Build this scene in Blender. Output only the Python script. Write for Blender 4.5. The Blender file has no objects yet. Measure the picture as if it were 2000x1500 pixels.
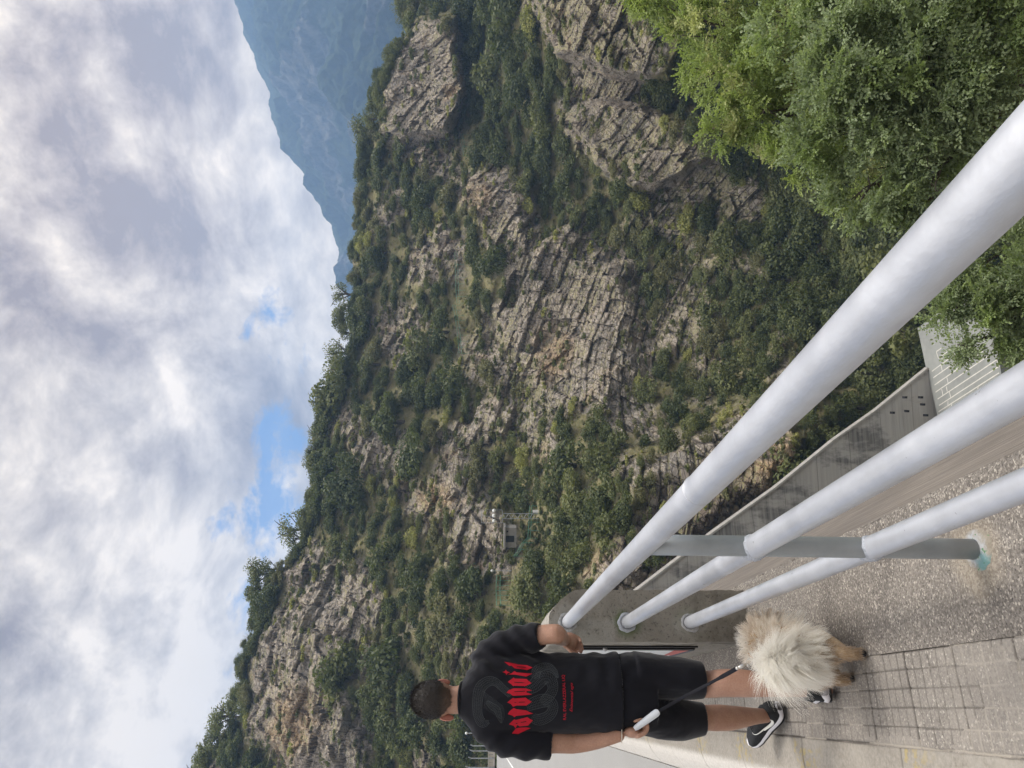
import bpy, bmesh, math, random
import numpy as np
from mathutils import Vector, Matrix
from mathutils.bvhtree import BVHTree
random.seed(7)
rng = np.random.default_rng(11)
sc = bpy.context.scene
COL = sc.collection

# ---------------------------------------------------------------- camera model of the photograph (a portrait frame lying on its side)
F = 1500.0; EYE = 1.45
PIT = math.radians(1.8); ROL = math.radians(0.8)
_f = np.array([0, math.cos(PIT), -math.sin(PIT)]); _u0 = np.array([0, math.sin(PIT), math.cos(PIT)]); _r0 = np.array([1.0, 0, 0])
_U = math.cos(ROL)*_u0 - math.sin(ROL)*_r0
_R = math.cos(ROL)*_r0 + math.sin(ROL)*_u0
CAM = np.array([0, 0, EYE])
def ray(x, y):
    x = np.asarray(x, float)[..., None]; y = np.asarray(y, float)[..., None]
    return _f + (750-y)/F*_R - (x-1000)/F*_U
def P(x, y, d): return CAM + ray(x, y)*np.asarray(d, float)[..., None]
def G(x, y, z=0.0):
    v = ray(x, y); return CAM + v*((z-EYE)/v[..., 2:3])

# walkway axes: s runs along the crest, n to the right (downstream)
T2 = np.array([-0.388, 0.9217]); N2 = np.array([0.9217, 0.388]); P0 = np.array([-0.468, 2.22])
def W(s, n, z=0.0):
    s = np.asarray(s, float); n = np.asarray(n, float); z = np.asarray(z, float)
    s, n, z = np.broadcast_arrays(s, n, z)
    return np.stack([P0[0]+T2[0]*s+N2[0]*n, P0[1]+T2[1]*s+N2[1]*n, z], -1)

# ---------------------------------------------------------------- numpy noise
def _h(ix, iy, iz, seed=0):
    h = (ix.astype(np.int64)*374761393 + iy.astype(np.int64)*668265263 + iz.astype(np.int64)*2147483647 + seed*974634777) & 0xFFFFFFFF
    h = ((h ^ (h >> 13))*1274126177) & 0xFFFFFFFF
    h = ((h ^ (h >> 16))*2246822519) & 0xFFFFFFFF
    return ((h ^ (h >> 15)) & 0xFFFFFF)/float(0xFFFFFF)
def vnoise(p, seed=0):
    i = np.floor(p); f = p-i; i = i.astype(np.int64)
    w = f*f*f*(f*(f*6-15)+10)
    x, y, z = i[..., 0], i[..., 1], i[..., 2]; a, b, c = w[..., 0], w[..., 1], w[..., 2]
    def H(dx, dy, dz): return _h(x+dx, y+dy, z+dz, seed)
    x00 = H(0,0,0)*(1-a)+H(1,0,0)*a; x10 = H(0,1,0)*(1-a)+H(1,1,0)*a
    x01 = H(0,0,1)*(1-a)+H(1,0,1)*a; x11 = H(0,1,1)*(1-a)+H(1,1,1)*a
    return ((x00*(1-b)+x10*b)*(1-c)+(x01*(1-b)+x11*b)*c)*2-1
def fbm(p, octv=4, seed=0, gain=.5, lac=2.03):
    t = 0; a = 1.0; s = 0
    for k in range(octv):
        t = t+vnoise(p*(lac**k)+k*17.3, seed+k)*a; s += a; a *= gain
    return t/s
def ridged(p, octv=4, seed=0):
    t = 0; a = 1.0; s = 0
    for k in range(octv):
        t = t+(1-np.abs(vnoise(p*(2.1**k)+k*9.1, seed+k)))*a; s += a; a *= .5
    return t/s
def worley(p, seed=0):
    i = np.floor(p).astype(np.int64); f1 = np.full(p.shape[:-1], 9.0); f2 = f1.copy(); cid = np.zeros(p.shape[:-1])
    for dx in (-1,0,1):
        for dy in (-1,0,1):
            for dz in (-1,0,1):
                cx, cy, cz = i[...,0]+dx, i[...,1]+dy, i[...,2]+dz
                q = np.stack([cx+_h(cx,cy,cz,seed), cy+_h(cx,cy,cz,seed+1), cz+_h(cx,cy,cz,seed+2)], -1)
                d = np.sqrt(((q-p)**2).sum(-1)); idv = _h(cx,cy,cz,seed+3)
                n1 = d < f1
                f2 = np.where(n1, f1, np.minimum(f2, d)); cid = np.where(n1, idv, cid); f1 = np.where(n1, d, f1)
    return f1, f2, cid
def sstep(a, b, x):
    t = np.clip((x-a)/(b-a), 0, 1); return t*t*(3-2*t)

# ---------------------------------------------------------------- meshes
def np_mesh(name, V, Fc, smooth=False):
    V = np.ascontiguousarray(V, dtype=np.float32).reshape(-1, 3); Fc = np.ascontiguousarray(Fc, dtype=np.int32)
    me = bpy.data.meshes.new(name); nf, k = Fc.shape
    me.vertices.add(len(V)); me.vertices.foreach_set('co', V.ravel())
    me.loops.add(nf*k); me.loops.foreach_set('vertex_index', Fc.ravel())
    me.polygons.add(nf); me.polygons.foreach_set('loop_start', np.arange(0, nf*k, k, dtype=np.int32))
    me.polygons.foreach_set('loop_total', np.full(nf, k, dtype=np.int32))
    me.update(calc_edges=True); me.validate()
    if smooth: me.polygons.foreach_set('use_smooth', np.ones(len(me.polygons), dtype=bool))
    return me
def grid_faces(r, c, wrap=False):
    i = np.arange(r-1)[:, None]*c; 
    if wrap:
        j = np.arange(c)[None, :]; j2 = (j+1) % c
    else:
        j = np.arange(c-1)[None, :]; j2 = j+1
    return np.stack([i+j, i+j2, i+c+j2, i+c+j], -1).reshape(-1, 4)
def fattr(me, name, vals, dom='POINT'):
    a = me.attributes.new(name, 'FLOAT', dom); a.data.foreach_set('value', np.ascontiguousarray(vals, dtype=np.float32).ravel())
def link(name, me, mat=None, parent=None, smooth=None):
    o = bpy.data.objects.new(name, me); COL.objects.link(o)
    if mat is not None:
        for m in (mat if isinstance(mat, (list, tuple)) else [mat]): me.materials.append(m)
    if parent is not None: o.parent = parent
    if smooth is not None and len(me.polygons): me.polygons.foreach_set('use_smooth', np.full(len(me.polygons), smooth, dtype=bool))
    return o
def tag(o, label=None, cat=None, group=None, kind=None):
    if label: o['label'] = label
    if cat: o['category'] = cat
    if group: o['group'] = group
    if kind: o['kind'] = kind
    return o
def empty(name, loc=(0, 0, 0), label=None, cat=None, group=None):
    o = bpy.data.objects.new(name, None); COL.objects.link(o); o.location = loc; o.empty_display_size = .1
    bpy.context.view_layer.update()
    return tag(o, label, cat, group)
class MB:
    """collects simple shapes (all vertices in local space) into one mesh"""
    def __init__(s): s.v = []; s.f = []
    def add(s, V, Fs):
        b = len(s.v); s.v += [tuple(map(float, q)) for q in V]; s.f += [tuple(int(k)+b for k in f) for f in Fs]
    def box(s, c, d, R=None, bev=0):
        c = np.array(c, float); d = np.array(d, float)/2
        if bev:
            bm = bmesh.new(); bmesh.ops.create_cube(bm, size=1)
            for v in bm.verts: v.co = Vector([v.co[i]*d[i]*2 for i in range(3)])
            bmesh.ops.bevel(bm, geom=bm.edges[:]+bm.verts[:], offset=bev, segments=2, affect='EDGES', profile=.6)
            bm.verts.index_update()
            V = np.array([v.co[:] for v in bm.verts]); Fs = [[v.index for v in f.verts] for f in bm.faces]; bm.free()
        else:
            V = np.array([(x, y, z) for z in (-1, 1) for y in (-1, 1) for x in (-1, 1)])*d
            Fs = [(0,2,3,1),(4,5,7,6),(0,1,5,4),(2,6,7,3),(0,4,6,2),(1,3,7,5)]
        if R is not None: V = V@np.array(R).T
        s.add(V+c, Fs)
    def tube(s, pts, r, n=12, cap=True):
        pts = np.array(pts, float); m = len(pts); r = np.broadcast_to(np.array(r, float), (m,))
        t = np.gradient(pts, axis=0); t /= np.linalg.norm(t, axis=1)[:, None]+1e-9
        a = np.array([0, 0, 1.0]) if abs(t[0][2]) < .9 else np.array([1.0, 0, 0])
        V = []
        for i in range(m):
            x = np.cross(a, t[i]); x /= np.linalg.norm(x)+1e-9; y = np.cross(t[i], x); a = y
            for k in range(n):
                th = 2*math.pi*k/n; V.append(pts[i]+r[i]*(math.cos(th)*x+math.sin(th)*y))
        Fs = [(i*n+k, i*n+(k+1) % n, (i+1)*n+(k+1) % n, (i+1)*n+k) for i in range(m-1) for k in range(n)]
        if cap: Fs += [tuple(range(n-1, -1, -1)), tuple(range((m-1)*n, m*n))]
        s.add(V, Fs)
    def ball(s, c, r, nu=12, nv=8, R=None):
        r = np.broadcast_to(np.array(r, float), (3,)); V = []; c = np.array(c, float)
        for i in range(1, nv):
            ph = math.pi*i/nv
            for k in range(nu):
                th = 2*math.pi*k/nu; V.append((math.sin(ph)*math.cos(th), math.sin(ph)*math.sin(th), math.cos(ph)))
        V += [(0, 0, 1), (0, 0, -1)]; V = np.array(V)*r
        if R is not None: V = V@np.array(R).T
        n = (nv-1)*nu
        Fs = [(i*nu+k, (i+1)*nu+k, (i+1)*nu+(k+1) % nu, i*nu+(k+1) % nu) for i in range(nv-2) for k in range(nu)]
        Fs += [(n, k, (k+1) % nu) for k in range(nu)]+[(n+1, (nv-2)*nu+(k+1) % nu, (nv-2)*nu+k) for k in range(nu)]
        s.add(V+c, Fs)
    def mesh(s, name):
        me = bpy.data.meshes.new(name); me.from_pydata(s.v, [], s.f); me.update(); return me
    def build(s, name, mat=None, parent=None, smooth=False):
        return link(name, s.mesh(name), mat, parent, smooth)

# ---------------------------------------------------------------- materials
class NT:
    def __init__(s, name):
        s.m = bpy.data.materials.new(name); s.m.use_nodes = True; s.t = s.m.node_tree; s.t.nodes.clear()
        s.out = s.n('ShaderNodeOutputMaterial'); s.b = s.n('ShaderNodeBsdfPrincipled'); s.l(s.b.outputs[0], s.out.inputs[0])
        s.b.inputs['Specular IOR Level'].default_value = .3
    def n(s, typ, **kw):
        nd = s.t.nodes.new(typ)
        for k, v in kw.items():
            if k.startswith('i_'):
                nd.inputs[k[2:].replace('_', ' ')].default_value = v
            else: setattr(nd, k, v)
        return nd
    def l(s, a, b): s.t.links.new(a, b)
    def pos(s, obj=True):
        tc = s.n('ShaderNodeTexCoord'); return tc.outputs['Object']
    def map(s, vec, scale=(1,1,1), rot=(0,0,0), loc=(0,0,0)):
        m = s.n('ShaderNodeMapping'); s.l(vec, m.inputs[0]); m.inputs['Scale'].default_value = scale; m.inputs['Rotation'].default_value = rot; m.inputs['Location'].default_value = loc
        return m.outputs[0]
    def noise(s, vec, scale, detail=6, rough=.6, dist=0):
        n = s.n('ShaderNodeTexNoise'); s.l(vec, n.inputs['Vector']); n.inputs['Scale'].default_value = scale; n.inputs['Detail'].default_value = detail
        n.inputs['Roughness'].default_value = rough; n.inputs['Distortion'].default_value = dist; return n.outputs['Fac']
    def vor(s, vec, scale, feature='F1', out='Distance', rand=1):
        n = s.n('ShaderNodeTexVoronoi', feature=feature); s.l(vec, n.inputs['Vector']); n.inputs['Scale'].default_value = scale; n.inputs['Randomness'].default_value = rand
        return n.outputs[out]
    def ramp(s, fac, stops, interp='LINEAR'):
        r = s.n('ShaderNodeValToRGB'); s.l(fac, r.inputs[0]); cr = r.color_ramp; cr.interpolation = interp
        while len(cr.elements) < len(stops): cr.elements.new(.5)
        for e, (p, c) in zip(cr.elements, stops):
            e.position = p; e.color = (c, c, c, 1) if isinstance(c, (int, float)) else (*c, 1)
        return r.outputs[0]
    def mix(s, fac, a, b, typ='MIX'):
        m = s.n('ShaderNodeMix', data_type='RGBA', blend_type=typ)
        for sock, v in ((m.inputs[0], fac), (m.inputs[6], a), (m.inputs[7], b)):
            if isinstance(v, (int, float)): sock.default_value = v
            elif isinstance(v, tuple): sock.default_value = (*v, 1)
            else: s.l(v, sock)
        return m.outputs[2]
    def math(s, op, a, b=0.0, clamp=False):
        m = s.n('ShaderNodeMath', operation=op); m.use_clamp = clamp
        for sock, v in ((m.inputs[0], a), (m.inputs[1], b)):
            if isinstance(v, (int, float)): sock.default_value = v
            else: s.l(v, sock)
        return m.outputs[0]
    def attr(s, name):
        a = s.n('ShaderNodeAttribute'); a.attribute_name = name; return a.outputs['Fac']
    def col(s, c):
        if isinstance(c, tuple): s.b.inputs['Base Color'].default_value = (*c, 1)
        else: s.l(c, s.b.inputs['Base Color'])
    def rough(s, v):
        if isinstance(v, (int, float)): s.b.inputs['Roughness'].default_value = v
        else: s.l(v, s.b.inputs['Roughness'])
    def bump(s, h, strength=.5, dist=.02, prev=None):
        b = s.n('ShaderNodeBump'); s.l(h, b.inputs['Height']); b.inputs['Strength'].default_value = strength; b.inputs['Distance'].default_value = dist
        if prev is not None: s.l(prev, b.inputs['Normal'])
        s.l(b.outputs[0], s.b.inputs['Normal']); return b.outputs[0]
def simple(name, c, rough=.6, metal=0, var=.12, scale=20, bump=0, spec=.3):
    m = NT(name); p = m.pos(); n = m.noise(p, scale)
    m.col(m.mix(m.ramp(n, [(.3, 0.0), (.7, 1.0)]), tuple(x*(1-var) for x in c), tuple(min(1, x*(1+var)) for x in c)))
    m.rough(rough); m.b.inputs['Metallic'].default_value = metal; m.b.inputs['Specular IOR Level'].default_value = spec
    if bump: m.bump(n, bump, .01)
    return m.m
HAZE = 0.0004; EXPO = 0.64
# ================================================================ gorge walls and far mountain
def polysdf(X, Y, poly):
    poly = np.array(poly, float); d = np.full(X.shape, 1e9); ins = np.zeros(X.shape, bool); n = len(poly)
    for i in range(n):
        a = poly[i]; b = poly[(i+1) % n]; e = b-a
        wx, wy = X-a[0], Y-a[1]; t = np.clip((wx*e[0]+wy*e[1])/(e@e), 0, 1)
        d = np.minimum(d, np.hypot(wx-e[0]*t, wy-e[1]*t))
        c = ((a[1] <= Y) & (b[1] > Y)) | ((b[1] <= Y) & (a[1] > Y))
        with np.errstate(divide='ignore', invalid='ignore'):
            xi = a[0]+(Y-a[1])/(e[1] if e[1] != 0 else 1e-9)*e[0]
        ins ^= c & (X < xi)
    return np.where(ins, -d, d)
class TPS:
    def __init__(s, pts):
        pts = np.array(pts, float); s.c = pts[:, :2]/500; n = len(pts)
        K = s.k(np.linalg.norm(s.c[:, None]-s.c[None], axis=-1))+np.eye(n)*.02
        A = np.zeros((n+3, n+3)); A[:n, :n] = K; A[:n, n] = 1; A[:n, n+1:] = s.c; A[n, :n] = 1; A[n+1:, :n] = s.c.T
        s.w = np.linalg.solve(A, np.r_[np.log(pts[:, 2]), 0, 0, 0])
    def k(s, r): return np.where(r > 0, r*r*np.log(r+1e-9), 0)
    def __call__(s, X, Y):
        q = np.stack([X, Y], -1)/500; t = s.w[-3]+q[..., 0]*s.w[-2]+q[..., 1]*s.w[-1]
        for c, w in zip(s.c, s.w): t = t+w*s.k(np.hypot(q[..., 0]-c[0], q[..., 1]-c[1]))
        return np.exp(t)
CP = [(-150,380,150),(-150,700,110),(-150,930,92),(-150,1000,90),(0,395,150),(0,600,128),(0,800,105),(0,930,92),(0,1000,88),
(130,475,142),(130,700,115),(130,930,92),(150,1000,86),(300,495,148),(300,700,122),(300,900,100),(300,1050,88),(300,1200,80),(300,1500,74),
(450,600,150),(450,800,128),(450,950,112),(480,1050,108),(480,1110,100),(450,1250,86),(450,1400,79),(450,1700,76),
(600,610,160),(600,800,140),(600,1000,118),(600,1120,98),(600,1250,92),(600,1450,83),(600,1650,77),(600,1950,73),
(750,660,172),(750,900,142),(750,1100,125),(750,1300,110),(750,1500,95),(750,1700,84),(750,1850,77),(750,2050,70),
(900,690,182),(900,900,152),(900,1100,138),(900,1300,122),(900,1500,104),(900,1700,90),(900,1850,80),(900,2050,70),
(1050,690,190),(1050,900,160),(1050,1100,142),(1050,1300,125),(1050,1500,108),(1050,1700,90),(1050,1900,76),(1050,2050,68),
(1200,700,195),(1200,900,165),(1200,1050,150),(1200,1300,122),(1200,1500,105),(1200,1700,85),(1200,1950,66),
(1350,740,195),(1350,900,175),(1350,1000,150),(1350,1200,120),(1350,1450,95),(1350,1900,62),
(1500,790,195),(1500,900,175),(1500,1000,140),(1500,1200,110),(1500,1450,85),(1500,1900,57),(1700,790,190),(1700,1200,105),(1700,1900,52)]
tps = TPS(CP)
def up(pts): return [(1500-y, x) for x, y in pts]
BUT = [([(1060,40),(1095,105),(1140,120),(1190,145),(1260,155),(1310,155),(1335,100),(1340,-250),(1030,-250),(1045,0)], 26),
 ([(1100,235),(1150,280),(1165,310),(1200,350),(1230,370),(1280,365),(1330,345),(1400,300),(1420,240),(1330,225),(1260,205),(1180,195),(1120,210)], 15),
 ([(910,370),(950,345),(1030,370),(1040,440),(1150,480),(1230,520),(1250,640),(1250,720),(1180,800),(1060,780),(1010,700),(950,620),(930,500)], 6),
 ([(1060,960),(1085,935),(1200,895),(1330,850),(1440,800),(1560,735),(1660,800),(1560,900),(1500,950),(1280,1120),(1180,1180),(1100,1150),(1060,1010)], 7),
 ([(735,185),(770,90),(820,30),(890,30),(900,200),(880,260),(790,270),(745,230)], 12),
 ([(800,900),(900,880),(960,950),(985,1060),(900,1090),(850,1010)], 5),
 ([(490,1240),(470,1300),(480,1370),(510,1430),(600,1500),(720,1500),(700,1400),(660,1330),(650,1200),(600,1160)], 5),
 ([(1410,480),(1440,470),(1500,500),(1510,535),(1450,545),(1420,520)], 5),
 ([(1500,645),(1540,630),(1560,660),(1540,690),(1500,690)], 3)]
VEG = """
.......vvvVVmrRRRVVVVVVVVVVVVV
........RRvVVmRRRRVVVVVVVVVVVV
.......RRRVVVVRRRRVVVVVVVVVVVV
.......RRRVVVVmRRVVVVVVVVVVVVV
......vRRRVvVVRRrrVVVVVVVVVVVV
......vmrmvvvVmRRRrRVVVVVVVVVV
......vvmrvmvVVmRRRRRVVVVVVVVV
......vmvvRRmVvVVmRrrRVVVVVVVV
......mmvvvRRVmVmrrvrRVVVVVVVV
......mvmRvRrmrmmVmmVvVvmmmVVV
......vvRmgvRRrrRmmmrRVVVrrVVV
.....vvvvvgvRRRRRVrmVVVVVVVVVV
.....vmRmggRRRRRrmrrVVVVVVVVVV
.....vvRvgmrRRRRRrrmmVrVVVVVVV
.....vVmvvmmrRRRRmVRvVrrVVVVVV
.....vVvvvvmmRRrrvvmvvrVVVVVVV
....vRmvvvRRrmVmrrvvmRrVVVVVVV
....VvRRvrmvmrVVvvmrRRRVVVVVVV
....VVmmvRmmmvvvRrRRRrrVVVVVVV
....vVvmRRmVvmvVVmRRRRRVVVVVVV
....vvVvmmRmvvvVvRRRRRRVVVVVVV
...RmvvVvmRrgvVmRVRRRRRVVVVVVV
..vrmRmVvgvmvvvRRRRRRRRVVVVVVV
..vmRRrvgvvvvvvvRRRRRRRVVVVVVV
..rRrRmmgmvvvvvvRRRRRRRVVVVVVV
..RRRRvgvRrvvvvvRRRRRRRVVVVVVV
.rRRRVmVVvmvvvvvRRRRRRRVVVVVVV
.RRRRRVVVmmvvvvvRRRRRRRVVVVVVV
.vRRRRrVVvvvvvvvRRRRRRRVVVVVVV
rvvRRRmVRVVvvvvvRRRRRRRVVVVVVV
""".strip().split('\n')
_lv = {'.': .5, 'R': .0, 'r': .22, 'm': .5, 'v': .8, 'V': 1.0, 'g': .7}
VG = np.array([[_lv[c] for c in r[:30].ljust(30, 'V')] for r in VEG])
def veg_at(x, y):
    """x, y in photograph pixels -> 0 bare rock .. 1 dense growth"""
    gx = np.clip((x-425)/50, 0, 28.999); gy = np.clip((y-25)/50, 0, 28.999)
    i = np.floor(gy).astype(int); j = np.floor(gx).astype(int); a = gy-i; b = gx-j
    return (VG[i, j]*(1-b)+VG[i, j+1]*b)*(1-a)+(VG[i+1, j]*(1-b)+VG[i+1, j+1]*b)*a
RIDGE = [(330,1700),(360,1600),(398,1500),(440,1440),(476,1380),(472,1300),(492,1240),(524,1180),(535,1120),(562,1100),(592,1050),(604,1000),(628,900),(616,850),(642,800),(668,740),(682,700),(690,620),(692,560),(690,500),(703,430),(705,350),(713,270),(742,230),(738,180),(760,110),(800,60),(792,20),(785,0),(770,-100),(760,-250)]
_rx = np.array([1500-y for x, y in RIDGE], float); _ry = np.array([x for x, y in RIDGE], float)
_o = np.argsort(_rx); _rx = _rx[_o]; _ry = _ry[_o]

def gorge():
    nc, nr, nb = 900, 700, 26
    X = np.linspace(-190, 1690, nc)
    Yr = np.interp(X, _rx, _ry)+fbm(np.stack([X/40, X*0, X*0], -1), 4, 3)*9
    v = np.linspace(0, 1, nr)[:, None]
    Ybot = 2060.0
    Y = Yr[None]+(Ybot-Yr[None])*v; XX = np.broadcast_to(X[None], Y.shape)
    D = np.clip(tps(XX, Y), 45, 260)
    wob = fbm(np.stack([XX/60, Y/60, XX*0+4.5], -1), 4, 21)*16
    wob2 = fbm(np.stack([XX/25, Y/25, XX*0+8.5], -1), 3, 31)*6
    for poly, amt in BUT:
        sd = polysdf(XX, Y, up(poly))+wob*.7+wob2
        wd_ = 13 if amt > 10 else 34; D = D-amt*sstep(wd_, -wd_, sd+(wob2*2 if amt < 10 else 0))*(D/130)
    p = P(Y, 1500-XX, D)                                  # photo x = Y, photo y = 1500-X
    veg = veg_at(Y+wob, 1500-XX+wob2*2); veg = sstep(.12, .85, veg)
    rock = 1-sstep(.4, .95, veg)*.85
    hor = p-CAM; hor[..., 2] = 0; hor /= np.linalg.norm(hor, axis=-1)[..., None]
    q = p/np.array([1, 1, 1.0])
    big = fbm(q/34, 4, 50)*5
    rid = (ridged(q/np.array([13, 13, 20]), 4, 60)-.55)*7
    warp = np.stack([fbm(q/9+3, 3, 70), fbm(q/9+13, 3, 71), fbm(q/9+23, 3, 72)], -1)
    # bedded, jointed rock: blocks in courses whose dip drifts across the wall
    ang = vnoise(q/110, 140)*.45+.30; az_ = vnoise(q/140, 141)*.4+.2
    def blocks(th, wd, seed, wa):
        qw = q+warp*wa; lat = qw[..., 0]*np.cos(az_)+qw[..., 1]*np.sin(az_); dpt = -qw[..., 0]*np.sin(az_)+qw[..., 1]*np.cos(az_)
        u = (qw[..., 2]*np.cos(ang)+lat*np.sin(ang))/th; w2 = (-qw[..., 2]*np.sin(ang)+lat*np.cos(ang))
        u = u+.15*vnoise(q/(th*8), seed+5); ui = np.floor(u).astype(np.int64); uf = u-ui; o0 = ui*0
        vv = w2/wd*(.6+.9*_h(ui, o0, o0, seed))+_h(ui, o0, o0, seed+1)*7+.3*vnoise(q/(wd*2), seed+6); vi = np.floor(vv).astype(np.int64); vf = vv-vi; di = np.floor(dpt/(wd*1.6)+_h(ui, vi, o0, seed+2)).astype(np.int64)
        r1 = _h(ui, o0, o0, seed+3); r2 = _h(ui, vi, di, seed+4)
        e = np.minimum(np.minimum(uf, 1-uf)*th, np.minimum(vf, 1-vf)*wd); tilt = (uf-.5)*(_h(ui, vi, di, seed+7)-.5)+(vf-.5)*(_h(ui, vi, di, seed+8)-.5)
        return r1, r2, e, tilt
    r1, r2, e1, t1 = blocks(2.1, 3.6, 80, .25); s1, s2, e2, t2 = blocks(.75, 1.5, 90, .2); b1, b2, e3, t3 = blocks(5.5, 8.5, 100, .5)
    cid = .3*b2+.35*r2+.35*s2; crack = sstep(.0, .22, e1); crack2 = sstep(0, .12, e2)
    amp = rock*.9+.1
    tn = fbm(q/np.array([7, 7, 9]), 4, 120)*3.2; tf = tn-np.floor(tn); ter = (np.floor(tn)+sstep(.75, 1.0, tf))*1.1
    disp = big+rid*(.55+.15*rock)+amp*((r1-.5)*1.5+(r2-.5)*1.5+t1*1.3+crack*.3+(s1-.5)*.35+(s2-.5)*.6+t2*.7+crack2*.18+(b1-.5)*1.8+(b2-.5)*2.0+t3*1.6)+fbm(q/1.1, 3, 95)*.14
    edge = sstep(0, .03, v)                                # calm at the skyline
    nrm = -hor*.9; nrm[..., 2] = .35
    p = p+nrm*disp[..., None]*(edge*.85+.15)[..., None]*.8
    # far side of the crest: the hill goes on behind its skyline
    top = p[0]; back = []
    for k in range(1, nb+1):
        t = k/nb; b = top+hor[0]*(t*90)[..., None] if False else top+hor[0]*(t*90)
        b = b.copy(); b[:, 2] -= 14*t*t*4+ (fbm(b/12, 3, 99)*3+1)*min(1, t*4)
        back.append(b)
    allp = np.concatenate([np.array(back[::-1]), p], 0)
    vg = np.concatenate([np.full((nb, nc), .8), veg], 0)
    me = np_mesh('gorge_terrain', allp, grid_faces(nb+nr, nc)[:, ::-1], smooth=True)
    PX = Y+wob; PY = 1500-XX+wob2*2; och = sstep(75, 20, np.hypot((PX-1530)*.8, PY-905))+.8*sstep(60, 15, np.hypot(PX-1150, PY-1085))+.7*sstep(70, 20, np.hypot(PX-585, (PY-1420)*.6))+.6*sstep(45, 15, np.hypot(PX-935, PY-385))+.6*sstep(60, 20, np.hypot(PX-1080, (PY-690)*.8))+.7*sstep(50, 15, np.hypot(PX-850, PY-970))+.9*sstep(50, 12, np.hypot((PX-1690)*.6, PY-505)); dk = sstep(20, -40, polysdf(PX, PY, [(1190, 1000), (1300, 930), (1420, 880), (1500, 960), (1380, 1060), (1240, 1120), (1170, 1090)]))
    z0 = np.zeros((nb, nc)); fattr(me, 'och', np.concatenate([z0, np.clip(och, 0, 1)], 0)); fattr(me, 'wet', np.concatenate([z0, dk], 0))
    fattr(me, 'veg', vg); fattr(me, 'cid', np.concatenate([np.zeros((nb, nc)), cid], 0)); fattr(me, 'crk', np.concatenate([np.ones((nb, nc)), crack*crack2], 0))
    # sharp rock: auto smooth off, flat shading where bare
    pr = (rock[:-1, :-1] > .35); sm = np.ones(((nb+nr-1), nc-1), bool); sm[nb:] = ~pr
    me.polygons.foreach_set('use_smooth', sm.ravel())
    return me, p, veg, X, Y
m = NT('rock_and_soil'); p_ = m.pos()
n1 = m.noise(p_, .05, 5); n2 = m.noise(p_, .35, 8, .65); n3 = m.noise(p_, 1.6, 8, .7)
st = m.noise(m.map(p_, (.25, .25, 1.5), (.35, -.38, 0)), 1.0, 8, .7, .6)
rockc = m.mix(m.ramp(n1, [(.35, 0.0), (.65, 1.0)]), (.235, .212, .19), (.365, .295, .23))
rockc = m.mix(m.ramp(st, [(.38, 0.0), (.62, 1.0)]), rockc, (.50, .435, .36))
rockc = m.mix(m.ramp(n2, [(.42, 1.0), (.56, 0.0)]), rockc, (.27, .24, .21))
rockc = m.mix(m.math('MULTIPLY', m.ramp(m.noise(p_, .12, 6, .6, .4), [(.56, 0.0), (.68, 1.0)]), .65), rockc, (.42, .28, .16))
rockc = m.mix(m.math('MULTIPLY', m.ramp(m.attr('cid'), [(.3, 0.0), (.8, .75)]), 1.0), rockc, (.49, .415, .34))
vein = m.ramp(m.vor(m.map(p_, (.16, .16, .42), (.5, -.5, 0)), 1.0, 'DISTANCE_TO_EDGE'), [(.0, 1.0), (.028, 0.0)])
rockc = m.mix(m.math('MULTIPLY', vein, .45), rockc, (.56, .51, .42))
rockc = m.mix(m.ramp(m.attr('crk'), [(0.0, .8), (.5, 0.0)]), rockc, (.07, .06, .05))
crv = m.ramp(m.vor(m.map(p_, (.9, .9, 1.7), (.4, -.5, .3)), 1.0, 'DISTANCE_TO_EDGE'), [(.0, 0.0), (.06, 1.0)])
rockc = m.mix(m.math('MULTIPLY', m.math('SUBTRACT', 1.0, crv), .15), rockc, (.06, .055, .05))
rockc = m.mix(m.math('MULTIPLY', m.attr('och'), m.ramp(n2, [(.36, .2), (.55, .85)])), rockc, (.50, .33, .17)); rockc = m.mix(m.math('MULTIPLY', m.attr('wet'), .75), rockc, m.mix(n2, (.07, .055, .045), (.16, .12, .09)))
gr = m.mix(m.ramp(n2, [(.35, 0.0), (.65, 1.0)]), (.115, .12, .05), (.24, .215, .10))
gr = m.mix(m.ramp(n3, [(.45, 0.0), (.7, 1.0)]), gr, (.26, .215, .14))
geo = m.n('ShaderNodeNewGeometry'); sep = m.n('ShaderNodeSeparateXYZ'); m.l(geo.outputs['Normal'], sep.inputs[0])
upw = m.ramp(m.math('ADD', sep.outputs[2], m.math('MULTIPLY', n3, .4)), [(.78, 0.0), (1.0, .8)])
vg_ = m.ramp(m.math('ADD', m.attr('veg'), m.math('MULTIPLY', m.math('SUBTRACT', n2, .5), 1.6)), [(.5, 0.0), (.85, 1.0)])
m.col(m.mix(m.math('MAXIMUM', vg_, upw), rockc, gr)); m.rough(.95); m.b.inputs['Specular IOR Level'].default_value = .15
hgt = m.math('ADD', m.math('MULTIPLY', n3, .5), m.math('ADD', m.math('MULTIPLY', m.math('MULTIPLY', crv, .5), m.math('SUBTRACT', 1.0, m.attr('veg'))), m.math('MULTIPLY', st, .8)))
m.bump(hgt, .9, .55)
ROCK = m.m
me, GP, GV, GX, GY = gorge()
terrain = link('terrain', me, ROCK); tag(terrain, 'steep rocky gorge wall with grass and bare cliffs', 'hillside', kind='structure')

def on_gorge(x, y):
    """gorge surface point seen at photograph pixel (x, y)"""
    X = 1500-y; j = int(np.clip(np.searchsorted(GX, X), 1, len(GX)-2)); i = int(np.clip(np.searchsorted(GY[:, j], x), 0, GY.shape[0]-1))
    return GP[i, j]

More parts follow.
